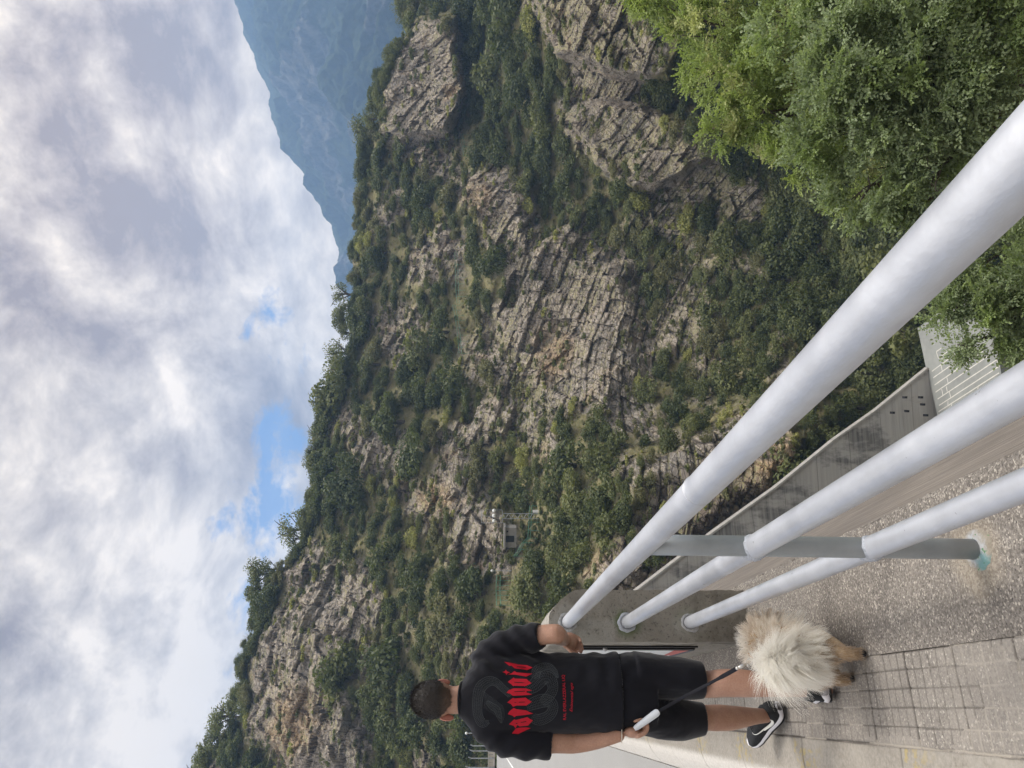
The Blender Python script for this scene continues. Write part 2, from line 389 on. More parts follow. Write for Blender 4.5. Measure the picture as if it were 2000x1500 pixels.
def mountain():
    nc, nr = 420, 330
    RM = [(430,-300),(455,-60),(462,0),(476,60),(500,130),(525,180),(531,230),(556,290),(592,340),(612,380),(642,430),(662,490),(674,550),(700,640),(740,760),(790,900)]
    rx = np.array([1500-y for x, y in RM], float); ry = np.array([x for x, y in RM], float); o = np.argsort(rx)
    X = np.linspace(600, 1850, nc); Yr = np.interp(X, rx[o], ry[o])+fbm(np.stack([X/22, X*0, X*0+5], -1), 5, 13)*7
    v = np.linspace(0, 1, nr)[:, None]; Y = Yr[None]+(960-Yr[None])*v; XX = np.broadcast_to(X[None], Y.shape)
    D = 1900-900*v+(XX-1200)*.25
    sd = polysdf(XX, Y, up([(440,-20),(470,100),(560,170),(640,205),(700,240),(760,300),(1000,300),(1000,-400),(430,-400)]))+fbm(np.stack([XX/50, Y/50, XX*0], -1), 4, 41)*25
    D = D-240*sstep(40, -40, sd)*sstep(0, .25, v)
    p = P(Y, 1500-XX, D)
    hor = p-CAM; hor[..., 2] = 0; hor /= np.linalg.norm(hor, axis=-1)[..., None]
    e = (sstep(0, .06, v)*.9+.1)[..., None]
    f1, f2, cid = worley(p/np.array([22, 22, 18.0]), 5)
    rk = sstep(.02, .2, fbm(p/np.array([150, 190, 190.0]), 4, 44))
    disp = (ridged(p/np.array([190, 190, 320]), 5, 33)-.55)*170+fbm(p/60, 4, 36)*32+(1-f1)*12*(1-rk)+rk*((ridged(p/np.array([34, 46, 60]), 4, 66)-.5)*34)
    n = -hor; n[..., 2] = .3
    p = p+n*disp[..., None]*e
    top = p[0]; back = []
    for k in range(1, 13):
        b = top+hor[0]*(35*k); b[:, 2] -= k*k*2.6; back.append(b)
    me = np_mesh('mountain', np.concatenate([np.array(back[::-1]), p], 0), grid_faces(nr+12, nc)[:, ::-1], smooth=True)
    fattr(me, 'rk', np.concatenate([np.zeros((12, nc)), rk], 0)); return me
m = NT('distant_forest'); p_ = m.pos(); n1 = m.noise(p_, .015, 8, .7); n2 = m.noise(p_, .06, 6, .7)
c = m.mix(m.ramp(n2, [(.35, 0.0), (.65, 1.0)]), (.016, .028, .016), (.055, .07, .036))
rc = m.mix(m.ramp(m.noise(m.map(p_, (1, 1, .35)), .045, 6, .7), [(.35, 0.0), (.65, 1.0)]), (.085, .08, .08), (.22, .20, .195))
m.col(m.mix(m.ramp(m.math('ADD', m.attr('rk'), m.math('MULTIPLY', m.math('SUBTRACT', n2, .5), 1.6)), [(.62, 0.0), (1.0, .8)]), c, rc)); m.rough(1.0); m.b.inputs['Specular IOR Level'].default_value = .05
m.bump(n2, 1.0, 8.0)
mo = link('mountain', mountain(), m.m); tag(mo, 'distant forested mountain fading to blue', 'mountain', kind='structure')

# one sheet under everything, far past the frame: the valley ground
gx = np.linspace(-2500, 2500, 60); gy = np.linspace(-2500, 2500, 60); A, B = np.meshgrid(gx, gy)
Z = -62+fbm(np.stack([A/300, B/300, A*0], -1), 3, 9)*5
me = np_mesh('ground', np.stack([A, B, Z], -1), grid_faces(60, 60), True)
m = NT('valley_ground'); p_ = m.pos(); m.col(m.mix(m.ramp(m.noise(p_, .05), [(.4, 0.0), (.6, 1.0)]), (.05, .06, .03), (.12, .11, .08))); m.rough(.95)
tag(link('ground', me, m.m), kind='structure')
# ================================================================ crest walkway
def strip(name, s0, s1, ds, n0, n1, dn, hfun, mat, z=0.0):
    S = np.arange(s0, s1+1e-6, ds); Nn = np.linspace(n0, n1, max(2, int(round((n1-n0)/dn))+1))
    A, B = np.meshgrid(S, Nn, indexing='ij'); Z = z+hfun(A, B)
    me = np_mesh(name, W(A, B, Z), grid_faces(len(S), len(Nn))[:, ::-1], True)
    fattr(me, 's', A); fattr(me, 'n', B); return me
def n3(A, B, k): return np.stack([A*k, B*k, A*0+2.2], -1)
# exposed aggregate (washed pebbles)
m = NT('washed_aggregate'); p_ = m.pos()
vc = m.n('ShaderNodeTexVoronoi', feature='F1'); m.l(p_, vc.inputs['Vector']); vc.inputs['Scale'].default_value = 170
vs = m.n('ShaderNodeSeparateColor'); m.l(vc.outputs['Color'], vs.inputs[0])
vc2 = m.n('ShaderNodeTexVoronoi', feature='F1'); m.l(p_, vc2.inputs['Vector']); vc2.inputs['Scale'].default_value = 75
vs2 = m.n('ShaderNodeSeparateColor'); m.l(vc2.outputs['Color'], vs2.inputs[0])
c = m.ramp(vs.outputs[0], [(0, (.12, .105, .092)), (.3, (.165, .147, .128)), (.62, (.215, .193, .168)), (.86, (.27, .242, .21)), (.97, (.42, .38, .325))])
peb = m.math('MULTIPLY', m.ramp(vs2.outputs[1], [(.90, 0.0), (.92, 1.0)]), m.ramp(vc2.outputs['Distance'], [(.25, 1.0), (.42, 0.0)]))
c = m.mix(peb, c, (.50, .45, .38))
drk = m.math('MULTIPLY', m.ramp(vs2.outputs[2], [(.93, 0.0), (.95, 1.0)]), m.ramp(vc2.outputs['Distance'], [(.15, 1.0), (.3, 0.0)]))
c = m.mix(drk, c, (.07, .06, .055))
mot = m.noise(p_, 2.6, 6, .6); c = m.mix(m.ramp(mot, [(.35, .55), (.65, 0.0)]), c, m.mix(1.0, c, (.62, .61, .62), 'MULTIPLY'))
c = m.mix(m.ramp(m.noise(p_, 1.1, 5, .6), [(.5, 0.0), (.72, .4)]), c, (.285, .25, .21))
for sp_ in (0.0, -2.14):
    tq = m.map(p_, loc=tuple(-W(sp_+.02, -.01, 0))); dl_ = m.n('ShaderNodeVectorMath', operation='LENGTH'); m.l(tq, dl_.inputs[0])
    st_ = m.ramp(m.math('ADD', dl_.outputs['Value'], m.math('MULTIPLY', m.math('SUBTRACT', m.noise(p_, 13, 6, .65), .5), .13)), [(.085, .85), (.15, 0.0)])
    c = m.mix(st_, c, m.mix(m.ramp(vs.outputs[0], [(.2, 0.0), (.8, 1.0)]), (.215, .18, .14), (.30, .262, .21)))
m.col(c); m.rough(.85); b0 = m.bump(m.math('SUBTRACT', 1.0, vc.outputs['Distance']), .55, .006); b1 = m.bump(peb, .5, .004, b0)
AGG = m.m
def hagg(A, B):
    h = fbm(n3(A, B, 7), 3, 5)*.003
    return h-.012*sstep(.20, .221, B)*(1+.8*vnoise(n3(A, B, 40), 8))-.002*sstep(-.235, -.25, B)
me = strip('pavement', -4.5, 7.5, .012, -.25, .221, .012, hagg, AGG); pav = link('pavement', me, AGG); tag(pav, 'washed pebble concrete strip under the railing', 'pavement', kind='structure')
me = strip('pavement_far', 7.5, 92, 1.2, -.25, .221, .1, lambda A, B: A*0, AGG); o = link('pavement_strip', me, AGG); tag(o, kind='structure')

# grooved concrete tiles
m = NT('grooved_tile'); p_ = m.pos()
vc = m.n('ShaderNodeTexVoronoi', feature='F1'); m.l(p_, vc.inputs['Vector']); vc.inputs['Scale'].default_value = 190
vs = m.n('ShaderNodeSeparateColor'); m.l(vc.outputs['Color'], vs.inputs[0])
c = m.ramp(vs.outputs[0], [(0, (.15, .134, .117)), (.35, (.205, .184, .162)), (.7, (.25, .226, .197)), (.94, (.30, .27, .235)), (.985, (.48, .44, .38))])
c = m.mix(m.ramp(m.noise(p_, 3.2, 6, .6), [(.4, 0.0), (.65, .5)]), c, (.36, .325, .28))
c = m.mix(m.ramp(m.noise(p_, 1.9, 6, .65), [(.5, 0.0), (.7, .45)]), c, (.19, .17, .155))
c = m.mix(m.math('MULTIPLY', m.attr('tone'), .35), c, (.20, .18, .16))
c = m.mix(m.attr('grv'), c, (.075, .066, .058)); c = m.mix(m.math('MULTIPLY', m.attr('dust'), .75), c, (.37, .335, .285))
m.col(c); m.rough(.88); m.bump(m.math('SUBTRACT', 1.0, vc.outputs['Distance']), .35, .004); TILE = m.m
TS = .300
def tile_parts(A, B):
    wv = vnoise(n3(A, B, 9), 3)*.0022; w2 = vnoise(n3(A, B, 9), 4)*.0022
    a = (A+wv+.06)/TS; fa = a-np.floor(a); b = (B+.554+w2)/.304
    ja = np.minimum(fa, 1-fa)*TS; jb = np.minimum(np.abs(b), np.abs(1-b))*.304
    ka = fa*6; ga = np.abs(ka-np.round(ka))*TS/6; kb = b*5; gb = np.abs(kb-np.round(kb))*.304/5
    wear = np.clip(.95+fbm(n3(A, B, 6), 3, 12)*.9, 0, 1)
    g = np.maximum(sstep(.0042, .0012, ga), sstep(.0042, .0012, gb))*wear
    j = np.maximum(sstep(.0065, .003, ja), .45*sstep(.0065, .003, jb))
    inner = (b > -.01) & (b < 1.01)
    tid = np.floor(a)
    return np.where(inner, g, 0), j, tid, wear
def htile(A, B):
    g, j, tid, wear = tile_parts(A, B)
    tl = (_h(tid, tid*0, tid*0, 77)-.5)*.006
    return tl+fbm(n3(A, B, 25), 3, 15)*.0014-.004*g-.007*j
me = strip('tiles', -3.0, 7.5, .004, -.560, -.25, .0038, htile, TILE)
a_ = np.zeros(len(me.vertices), np.float32); b_ = a_.copy(); me.attributes['s'].data.foreach_get('value', a_); me.attributes['n'].data.foreach_get('value', b_)
g, j, tid, wear = tile_parts(a_.astype(float), b_.astype(float)); pick = vnoise(n3(a_, b_, 5), 31)
fattr(me, 'grv', np.clip(g*.75*(pick > -.25)+j*.8*(pick > -.35), 0, 1)); fattr(me, 'dust', np.clip(g*.9*(pick <= -.25)+j*(pick <= -.35), 0, 1)); fattr(me, 'tone', _h(tid.astype(np.int64), tid.astype(np.int64)*0, tid.astype(np.int64)*0, 55))
o = link('pavement_tiles', me, TILE); tag(o, 'strip of grooved concrete tiles', 'pavement', kind='structure')
me = strip('tiles_far', 7.5, 92, 1.2, -.560, -.25, .1, lambda A, B: A*0, TILE); fattr(me, 'grv', np.zeros(len(me.vertices))); fattr(me, 'dust', np.zeros(len(me.vertices))); fattr(me, 'tone', np.zeros(len(me.vertices)))
tag(link('pavement_tiles_far', me, TILE), kind='structure')

# kerb stones: flat top, rounded slope down to the road, scraps of old yellow paint
m = NT('kerb_concrete'); p_ = m.pos()
n1 = m.noise(p_, 60, 8, .7); n2 = m.noise(p_, 5, 6, .6)
c = m.mix(m.ramp(n1, [(.35, 0.0), (.65, 1.0)]), (.205, .185, .155), (.33, .30, .26)); c = m.mix(m.ramp(n2, [(.4, 0.0), (.7, .6)]), c, (.36, .33, .285))
c = m.mix(m.attr('slope'), c, m.mix(m.ramp(n1, [(.35, 0.0), (.6, 1.0)]), (.46, .43, .385), (.58, .55, .505)))
yl = m.math('MULTIPLY', m.attr('yel'), m.ramp(m.noise(p_, 26, 6, .7), [(.5, 0.0), (.56, 1.0)])); c = m.mix(m.math('MULTIPLY', yl, .6), c, (.40, .31, .10))
c = m.mix(m.attr('joint'), c, (.09, .08, .07)); m.col(c); m.rough(.9); m.bump(n1, .5, .01); KERB = m.m
def kerb(s0, s1, ds, nm):
    S = np.arange(s0, s1+1e-6, ds)
    prof = np.array([(-.556, -.012), (-.560, 0), (-.60, .002), (-.65, .002), (-.70, -.001), (-.735, -.010), (-.775, -.030), (-.815, -.062), (-.85, -.094), (-.875, -.118), (-.885, -.16)])
    tt = np.linspace(0, len(prof)-1, 48); Nn = np.interp(tt, np.arange(len(prof)), prof[:, 0]); Zz = np.interp(tt, np.arange(len(prof)), prof[:, 1])
    A, B = np.meshgrid(S, Nn, indexing='ij'); Z = np.broadcast_to(Zz[None], A.shape).copy()
    js = (A+.22)/.9; jd = np.abs(js-np.round(js))*.9; jt = sstep(.007, .003, jd); Z = Z-jt*.006+fbm(n3(A, B, 14), 4, 24)*.004
    me = np_mesh(nm, W(A, B, Z), grid_faces(len(S), len(Nn)), True)
    st_ = np.round(js).astype(np.int64); fl = js-np.round(js)
    fattr(me, 'joint', jt*.8); fattr(me, 'slope', sstep(-.69, -.74, B)); fattr(me, 'yel', (sstep(.30, .04, np.abs(fl))*(fl < .12)*(vnoise(n3(A, B, 4), 61) > -.3))*sstep(-.74, -.68, B)); return me
o = link('kerb', kerb(-3, 8, .008, 'kerb'), KERB); tag(o, 'worn concrete kerb with scraps of yellow paint', 'kerb', kind='structure')
o = link('kerb_far', kerb(8, 92, .45, 'kerb_far'), KERB); tag(o, kind='structure')
# road deck
m = NT('pale_asphalt'); p_ = m.pos(); n1 = m.noise(p_, 140, 6, .75); n2 = m.noise(m.map(p_, (1, .2, 1), (0, 0, .4)), .8, 6, .6)
c = m.mix(m.ramp(n1, [(.35, 0.0), (.65, 1.0)]), (.24, .235, .225), (.33, .325, .315)); m.col(m.mix(m.ramp(n2, [(.35, .3), (.65, 0.0)]), c, (.22, .215, .21))); m.rough(.9); m.bump(n1, .3, .006); ROAD = m.m
S = np.linspace(-8, 92, 120); Nn = np.linspace(-9, -.88, 24); A, B = np.meshgrid(S, Nn, indexing='ij')
o = link('road', np_mesh('road', W(A, B, -.118+A*0), grid_faces(120, 24)[:, ::-1], True), ROAD); tag(o, 'pale asphalt road along the dam crest', 'road', kind='structure')
mb = MB()
q = [G(1000.5, 1500, -.114), G(1003.5, 1500, -.114), G(985.2, 1473.5, -.114), G(984.4, 1473.5, -.114)]
mb.add(q, [(0, 1, 2, 3)]); PAINTW = simple('white_road_paint', (.68, .68, .66), .7, var=.12, scale=30)
o = mb.build('road_marking', PAINTW); tag(o, kind='structure')

# ---------------------------------------------------------------- tubular railing
m = NT('silver_rail_paint'); p_ = m.pos(); n1 = m.noise(p_, 90, 6, .7); n2 = m.noise(p_, 7, 6, .6)
m.col(m.mix(m.ramp(n2, [(.35, 0.0), (.7, 1.0)]), (.455, .465, .495), (.545, .555, .585))); m.b.inputs['Metallic'].default_value = .5
sp_c = m.ramp(m.noise(p_, 38, 3, .5), [(.735, 0.0), (.75, .8)]); bc_ = m.b.inputs['Base Color'].links[0].from_socket; gr_ = m.ramp(m.noise(m.map(p_, (1, 1, 1)), 3.2, 7, .7), [(.5, 0.0), (.75, .30)]); m.col(m.mix(sp_c, m.mix(gr_, bc_, (.33, .33, .33)), (.20, .20, .20)))
m.rough(m.ramp(n2, [(.3, .36), (.7, .5)])); m.b.inputs['Specular IOR Level'].default_value = .5; b0 = m.bump(n1, .12, .004); m.bump(m.noise(m.map(p_, (1, 1, 2.2)), 16, 4, .55), .25, .008, b0); SILV = m.m
m = NT('grey_post_paint'); p_ = m.pos(); n1 = m.noise(p_, 60, 6, .7); n2 = m.noise(p_, 9, 6, .6)
m.col(m.mix(m.ramp(n2, [(.35, 0.0), (.7, 1.0)]), (.265, .285, .295), (.33, .345, .35))); m.rough(.42); m.b.inputs['Metallic'].default_value = .3; m.bump(n1, .25, .004); POSTM = m.m
WELD = simple('white_weld_paint', (.42, .44, .48), .5, var=.25, scale=150, bump=.6)
MORT = simple('grey_mortar', (.38, .38, .38), .9, var=.3, scale=90, bump=.6)
RAILR = .0335
rail = empty('railing', W(0, 0, 0), 'silver painted tubular railing with three rails along the dam edge', 'railing')
inv = Matrix.Translation(-Vector(W(0, 0, 0)))
def loc(V): return np.asarray(V)-W(0, 0, 0)
zr = [.995, .668, .322]
RS0 = -4.2
for k, z in enumerate(zr):
    mb = MB(); ss = np.linspace(RS0, 2.15, 60)
    sag = np.zeros((60, 3)); sag[:, 2] = np.sin(ss*2.1+k)*.0012
    mb.tube(loc(W(ss, 0, z))+sag, RAILR, 32)
    r_ = mb.build('rail', SILV, rail, True); r_.modifiers.new('es', 'EDGE_SPLIT')
    if k == 0: r_['label'] = 'top rail with a welded seam'
    mb = MB()
    if k == 0: mb.tube(loc(W(np.linspace(-.637, -.633, 3), 0, z)), [RAILR+.0004, RAILR+.0012, RAILR+.0004], 32); mb.build('weld_seam', SILV, r_, True)
    # ragged bead where the rail meets the concrete
    ang = np.linspace(0, 2*math.pi, 40, endpoint=False); V = []
    for i, a in enumerate(ang):
        for rr, so in ((RAILR-.002, 0.0), (RAILR+.003+.004*(1+fbm(np.array([[math.cos(a)*2, math.sin(a)*2, k*3.1]]), 3, 7)[0]), -.010), (RAILR+.010+.016*(.5+fbm(np.array([[math.cos(a)*1.6, math.sin(a)*1.6, k*5.1]]), 3, 8)[0]), .001)):
            V.append(loc(W(2.139+so, rr*math.cos(a), z+rr*math.sin(a))))
    Fs = [(i*3+j, ((i+1) % 40)*3+j, ((i+1) % 40)*3+j+1, i*3+j+1) for i in range(40) for j in range(2)]
    mb = MB(); mb.add(V, Fs); mb.build('collar', MORT if k != 1 else WELD, r_, True)
for sp in (0.0, -2.14):
    mb = MB(); lean = np.array([0.004, 0.03, 0])*0; top = loc(W(sp, 0.006, zr[0]-.02)); bot = loc(W(sp, 0, -.03))
    mb.tube(np.linspace(bot, top, 8), .0300, 28); po = mb.build('post', POSTM, rail, True)
    for z in zr[1:]:
        for sg in (-1, 1):
            ang = np.linspace(0, 2*math.pi, 36, endpoint=False); V = []
            for i, a in enumerate(ang):
                x = RAILR*math.cos(a); ex = math.sqrt(max(0, .030**2-min(x*x, .0299**2)))
                for rr, e in ((RAILR-.001, ex-.004), (RAILR+.004+.003*rng.random(), ex+.003), (RAILR-.001, ex+.013)):
                    V.append(loc(W(sp+sg*e*1.0, rr*math.cos(a), z+rr*math.sin(a))))
            Fs = [(i*3+j, ((i+1) % 36)*3+j, ((i+1) % 36)*3+j+1, i*3+j+1) for i in range(36) for j in range(2)]
            mb = MB(); mb.add(V, Fs); mb.build('weld_bead', WELD, po, True)
    # paint-flecked mortar round the foot
    rr_ = [.030, .035, .042, .050, .058, .066]; zz_ = [.013, .010, .008, .0065, .004, -.004]; V = []
    for i in range(64):
        a = 2*math.pi*i/64; k = 1+.16*fbm(np.array([[math.cos(a)*1.6, math.sin(a)*1.6, sp]]), 3, 7)[0]
        for r0, z0 in zip(rr_, zz_):
            k2 = k**2.4 if r0 > .045 else 1+.1*(rng.random()-.5)*(r0 > .031)
            V.append(loc(W(sp+r0*k2*math.cos(a)*1.1+.006, r0*k2*math.sin(a), z0+.0012*rng.random())))
    me = np_mesh('mortar_foot', np.array(V), grid_faces(64, 6), True)
    idx = [(63*6+j, j, j+1, 63*6+j+1) for j in range(5)]
    mb = MB(); mb.v = [tuple(v) for v in V]; mb.f = [(i*6+j, ((i+1) % 64)*6+j, ((i+1) % 64)*6+j+1, i*6+j+1) for i in range(64) for j in range(5)]
    m = NT('mortar_foot'); p_ = m.pos(); n1 = m.noise(p_, 70, 8, .7)
    c = m.mix(m.ramp(n1, [(.35, 0.0), (.65, 1.0)]), (.20, .175, .14), (.31, .275, .22))
    mp = m.map(p_, (1, 1, 1), (0, 0, 0), tuple(-loc(W(sp, 0, 0))))
    ds_ = m.n('ShaderNodeVectorMath', operation='LENGTH'); m.l(mp, ds_.inputs[0])
    c = m.mix(m.ramp(m.math('ADD', ds_.outputs['Value'], m.math('MULTIPLY', m.math('SUBTRACT', m.noise(p_, 45, 6, .8), .5), .09)), [(.036, .75), (.060, 0.0)]), c, (.40, .42, .45))
    tq = m.map(p_, (1, 1, 1), (0, 0, 0), tuple(-loc(W(sp-.025, -.045, 0)))); tl_ = m.n('ShaderNodeVectorMath', operation='LENGTH'); m.l(tq, tl_.inputs[0])
    c = m.mix(m.ramp(m.math('ADD', tl_.outputs['Value'], m.math('MULTIPLY', m.math('SUBTRACT', m.noise(p_, 60, 6, .8), .5), .09)), [(.016, .8), (.042, 0.0)]), c, (.10, .24, .24))
    gq = m.math('MULTIPLY', m.ramp(m.noise(p_, 75, 2, .4), [(.68, 0.0), (.70, 1.0)]), m.ramp(ds_.outputs['Value'], [(.13, 1.0), (.15, 0.0)])); c = m.mix(m.math('MULTIPLY', gq, .8), c, (.05, .17, .06))
    m.col(c); m.rough(.9); m.bump(n1, .5, .006); mb.build('mortar_foot', m.m, po, True)

# ---------------------------------------------------------------- concrete parapet that the rails run into
m = NT('weathered_parapet'); p_ = m.pos(); n1 = m.noise(p_, 55, 8, .75); n2 = m.noise(p_, 4.5, 6, .65); n3_ = m.noise(p_, 1.3, 5, .6)
c = m.mix(m.ramp(n2, [(.35, 0.0), (.65, 1.0)]), (.12, .108, .088), (.31, .285, .24)); c = m.mix(m.ramp(n3_, [(.5, 0.0), (.56, .75)]), c, (.275, .255, .22))
c = m.mix(m.ramp(n1, [(.34, .9), (.45, 0.0)]), c, (.05, .045, .04)); c = m.mix(m.ramp(n1, [(.62, 0.0), (.72, .7)]), c, (.36, .335, .29))
mz = m.n('ShaderNodeSeparateXYZ'); m.l(p_, mz.inputs[0])
moss = m.math('MULTIPLY', m.ramp(m.noise(p_, 11, 5, .6), [(.42, 0.0), (.52, .9)]), m.attr('moss')); c = m.mix(moss, c, (.075, .115, .035))
c = m.mix(m.math('MULTIPLY', m.attr('topf'), m.ramp(n1, [(.4, .2), (.6, .9)])), c, (.36, .335, .295))
c = m.mix(m.math('MULTIPLY', m.attr('patch'), m.ramp(n1, [(.32, .2), (.5, .9)])), c, (.32, .305, .27))
m.col(c); m.rough(.92); m.bump(m.math('ADD', n1, m.math('MULTIPLY', n2, .6)), .8, .012); PARA = m.m
prof = [(-.103, -.10), (-.103, .2), (-.103, .5), (-.103, .8), (-.103, 1.02), (-.100, 1.075), (-.085, 1.092), (-.05, 1.096), (.0, 1.098), (.045, 1.095), (.075, 1.076), (.115, 1.035), (.155, .985), (.170, .955), (.174, .90), (.174, .5), (.174, .0), (.174, -.10)]
def resample(pr, step):
    pr = np.array(pr); d = np.r_[0, np.cumsum(np.linalg.norm(np.diff(pr, axis=0), axis=1))]; t = np.arange(0, d[-1], step)
    return np.stack([np.interp(t, d, pr[:, 0]), np.interp(t, d, pr[:, 1])], -1)
pr = resample(prof, .012); S = np.r_[np.arange(2.14, 3.2, .012), np.arange(3.2, 6, .08), np.linspace(6, 70, 60)]
A = np.broadcast_to(S[:, None], (len(S), len(pr))); B = np.broadcast_to(pr[None, :, 0], A.shape); C_ = np.broadcast_to(pr[None, :, 1], A.shape)
q = np.stack([A, B, C_], -1); dsp = fbm(q*9, 4, 71)*.006+fbm(q*40, 2, 72)*.0025
cen = np.array([.035, .5]); nn = B-cen[0]; chip = np.clip(vnoise(q*22, 73)-.35, 0, 1)*.012*(sstep(.9, 1.05, C_)+.3)*(A < 2.2)
Bw = B-np.sign(nn)*(chip)+dsp*np.sign(nn); Cw = C_+dsp*(C_ > 1.03)-chip*(C_ > .9)
Aw = A+(A < 2.15)*(fbm(q*25, 3, 74)*.004)
Vb = W(Aw, Bw, Cw)
# front cap: a fine grid squeezed between the two sides
ncap = 24; L = Vb[0]; k = len(pr)
zc = pr[:, 1]
half = k//2
mbv = [Vb.reshape(-1, 3)]; base = len(mbv[0]); faces = [grid_faces(len(S), k)]
me = np_mesh('parapet', np.concatenate(mbv), np.concatenate(faces), True)
fattr(me, 'moss', np.zeros(len(me.vertices))); fattr(me, 'topf', (C_ > 1.07).astype(float)); fattr(me, 'patch', np.zeros(len(me.vertices)))
wall = link('parapet_wall', me, PARA); tag(wall, 'weathered concrete parapet wall with chipped rounded top, rails run into its end', 'wall')
zg = np.linspace(-.1, 1.098, 110); ng = np.linspace(-.103, .174, 30)
ln = np.interp(zg, pr[:half][:, 1], L[:half] @ np.r_[N2, 0]-P0@N2); 
lo_n = np.interp(zg, Cw[0, :half], Bw[0, :half]); hi_n = np.interp(zg, Cw[0, half:][::-1], Bw[0, half:][::-1])
U_ = np.linspace(0, 1, 30)[None]; BN = lo_n[:, None]*(1-U_)+hi_n[:, None]*U_; ZN = np.broadcast_to(zg[:, None], BN.shape)
q = np.stack([BN, ZN, BN*0], -1); edge_ = np.minimum(np.minimum(U_, 1-U_)*6, 1)*sstep(0, .02, 1.098-ZN)
SN = 2.1385+(fbm(q*14, 4, 75)*.006+np.minimum(0, .35-ridged(q*9, 3, 76)*.5)*.01)*edge_
me = np_mesh('parapet_end', W(SN, BN, ZN), grid_faces(110, 30), True)
moss_ = np.zeros(BN.shape)
for z, a in ((.668, 1.0), (.322, .45)): moss_ = np.maximum(moss_, a*sstep(.11, .03, np.hypot(BN+.0, ZN-z)))
fattr(me, 'moss', moss_); fattr(me, 'topf', np.zeros(BN.size))
pt = sstep(.10, .06, np.hypot((BN-.0)*.8, ZN-.995)+.05*fbm(q*12, 3, 81)); pt = np.maximum(pt, sstep(.72, .74, ZN+.02*fbm(q*9, 3, 82))*sstep(.03, .0, BN)); pt = np.maximum(pt, .7*sstep(.10, .06, np.hypot(BN, ZN-.33)+.05*fbm(q*12, 3, 83)))
fattr(me, 'patch', pt); link('wall_end', me, PARA, wall)
# framed notice board fixed on the road side of the parapet
BLK = simple('black_frame', (.012, .012, .014), .4, var=.2); SHEET = simple('white_sheet', (.60, .63, .64), .35, var=.06, scale=8); REDP = simple('red_band', (.45, .10, .09), .5); STEEL = simple('dull_steel', (.35, .35, .36), .4, .6)
nb = empty('notice_board', W(2.5, -.115, .55), 'black framed white notice board with red lower corner on the parapet side', 'sign')
l2 = lambda s, n, z: W(s, n, z)-W(2.5, -.115, .55)
def bar(mb, a, b, w, h):
    mb.tube([l2(*a), l2(*b)], w, 4)
mb = MB()
for a, b in (((2.42, -.118, .24), (2.42, -.118, .89)), ((3.9, -.118, .24), (3.9, -.118, .89)), ((2.42, -.118, .24), (3.9, -.118, .24)), ((2.42, -.118, .89), (3.9, -.118, .89))): bar(mb, a, b, .011, .011)
for a, b in (((2.36, -.112, .23), (2.36, -.112, .9)),): bar(mb, a, b, .006, .01)
mb.build('frame', BLK, nb)
mb = MB(); V = [l2(s, n, z) for n in (-.122, -.112) for s, z in ((2.44, .25), (3.88, .25), (3.88, .88), (2.44, .88))]; mb.add(V, [(0, 1, 2, 3), (7, 6, 5, 4), (0, 4, 5, 1), (1, 5, 6, 2), (2, 6, 7, 3), (3, 7, 4, 0)]); mb.build('sheet', SHEET, nb)
mb = MB(); V = [l2(s, -.1235, z) for s, z in ((2.46, .25), (2.95, .25), (2.95, .30), (2.46, .34))]; mb.add(V, [(0, 1, 2, 3)]); mb.build('red_band', REDP, nb)
mb = MB(); mb.ball(l2(2.38, -.125, .76), .013); mb.build('bolt', STEEL, nb, True)

# ---------------------------------------------------------------- dam below the walkway
m = NT('dam_concrete'); p_ = m.pos()
ln_ = m.noise(m.map(p_, (.06, .06, 2.6)), 1.6, 6, .7); dr = m.noise(m.map(p_, (.30, .30, .13)), 1.0, 7, .66); bl = m.noise(p_, .16, 5, .6)
c = m.mix(m.ramp(ln_, [(.34, 0.0), (.66, 1.0)]), (.31, .297, .272), (.44, .42, .386)); c = m.mix(m.ramp(bl, [(.4, 0.0), (.62, .7)]), c, (.41, .392, .362))
c = m.mix(m.math('MULTIPLY', m.ramp(dr, [(.50, 0.0), (.58, .95)]), m.ramp(ln_, [(.36, 1.0), (.6, .5)])), c, (.10, .097, .092))
lz = m.n('ShaderNodeSeparateXYZ'); m.l(p_, lz.inputs[0]); fr = m.math('FRACT', m.math('MULTIPLY', m.math('ADD', lz.outputs[2], m.math('MULTIPLY', bl, .3)), .33))
c = m.mix(m.ramp(m.math('ABSOLUTE', m.math('SUBTRACT', fr, .5)), [(.0, .55), (.016, 0.0)]), c, (.05, .048, .045))
m.col(c); m.rough(.9); m.bump(ln_, .6, .06); DAMC = m.m
m = NT('streaked_corbel'); p_ = m.pos(); st1 = m.noise(m.map(m.attr('n') if False else p_, (1, 1, 1)), 3, 5)
cmb = m.n('ShaderNodeCombineXYZ'); m.l(m.math('MULTIPLY', m.attr('s'), .55), cmb.inputs[0]); m.l(m.math('MULTIPLY', m.attr('t'), 16.0), cmb.inputs[1])
sk = m.noise(cmb.outputs[0], 2.2, 8, .7, .25); c = m.mix(m.ramp(sk, [(.32, 0.0), (.68, 1.0)]), (.125, .105, .09), (.285, .25, .215)); c = m.mix(m.ramp(m.noise(p_, 120, 4, .7), [(.66, 0.0), (.72, .6)]), c, (.42, .38, .33)); c = m.mix(m.ramp(m.noise(p_, 2.2, 5), [(.4, .35), (.65, 0.0)]), c, (.12, .105, .095)); m.col(c); m.rough(.9); m.bump(sk, .6, .02); CORB = m.m
dam = empty('dam', (0, 0, -20), 'grey concrete arch dam under the walkway with stained wing wall', 'dam')
dl = np.array([0, 0, -20.0])
S = np.r_[np.arange(-5, 9, .05), np.linspace(9, 74, 60)]
pf = [(.214, -.008), (.228, -.05), (.25, -.09), (.34, -.21), (.43, -.33), (.52, -.45), (.59, -.56), (.60, -.62), (.56, -.72), (.5, -1.2), (.5, -6), (.5, -20), (.5, -40)]
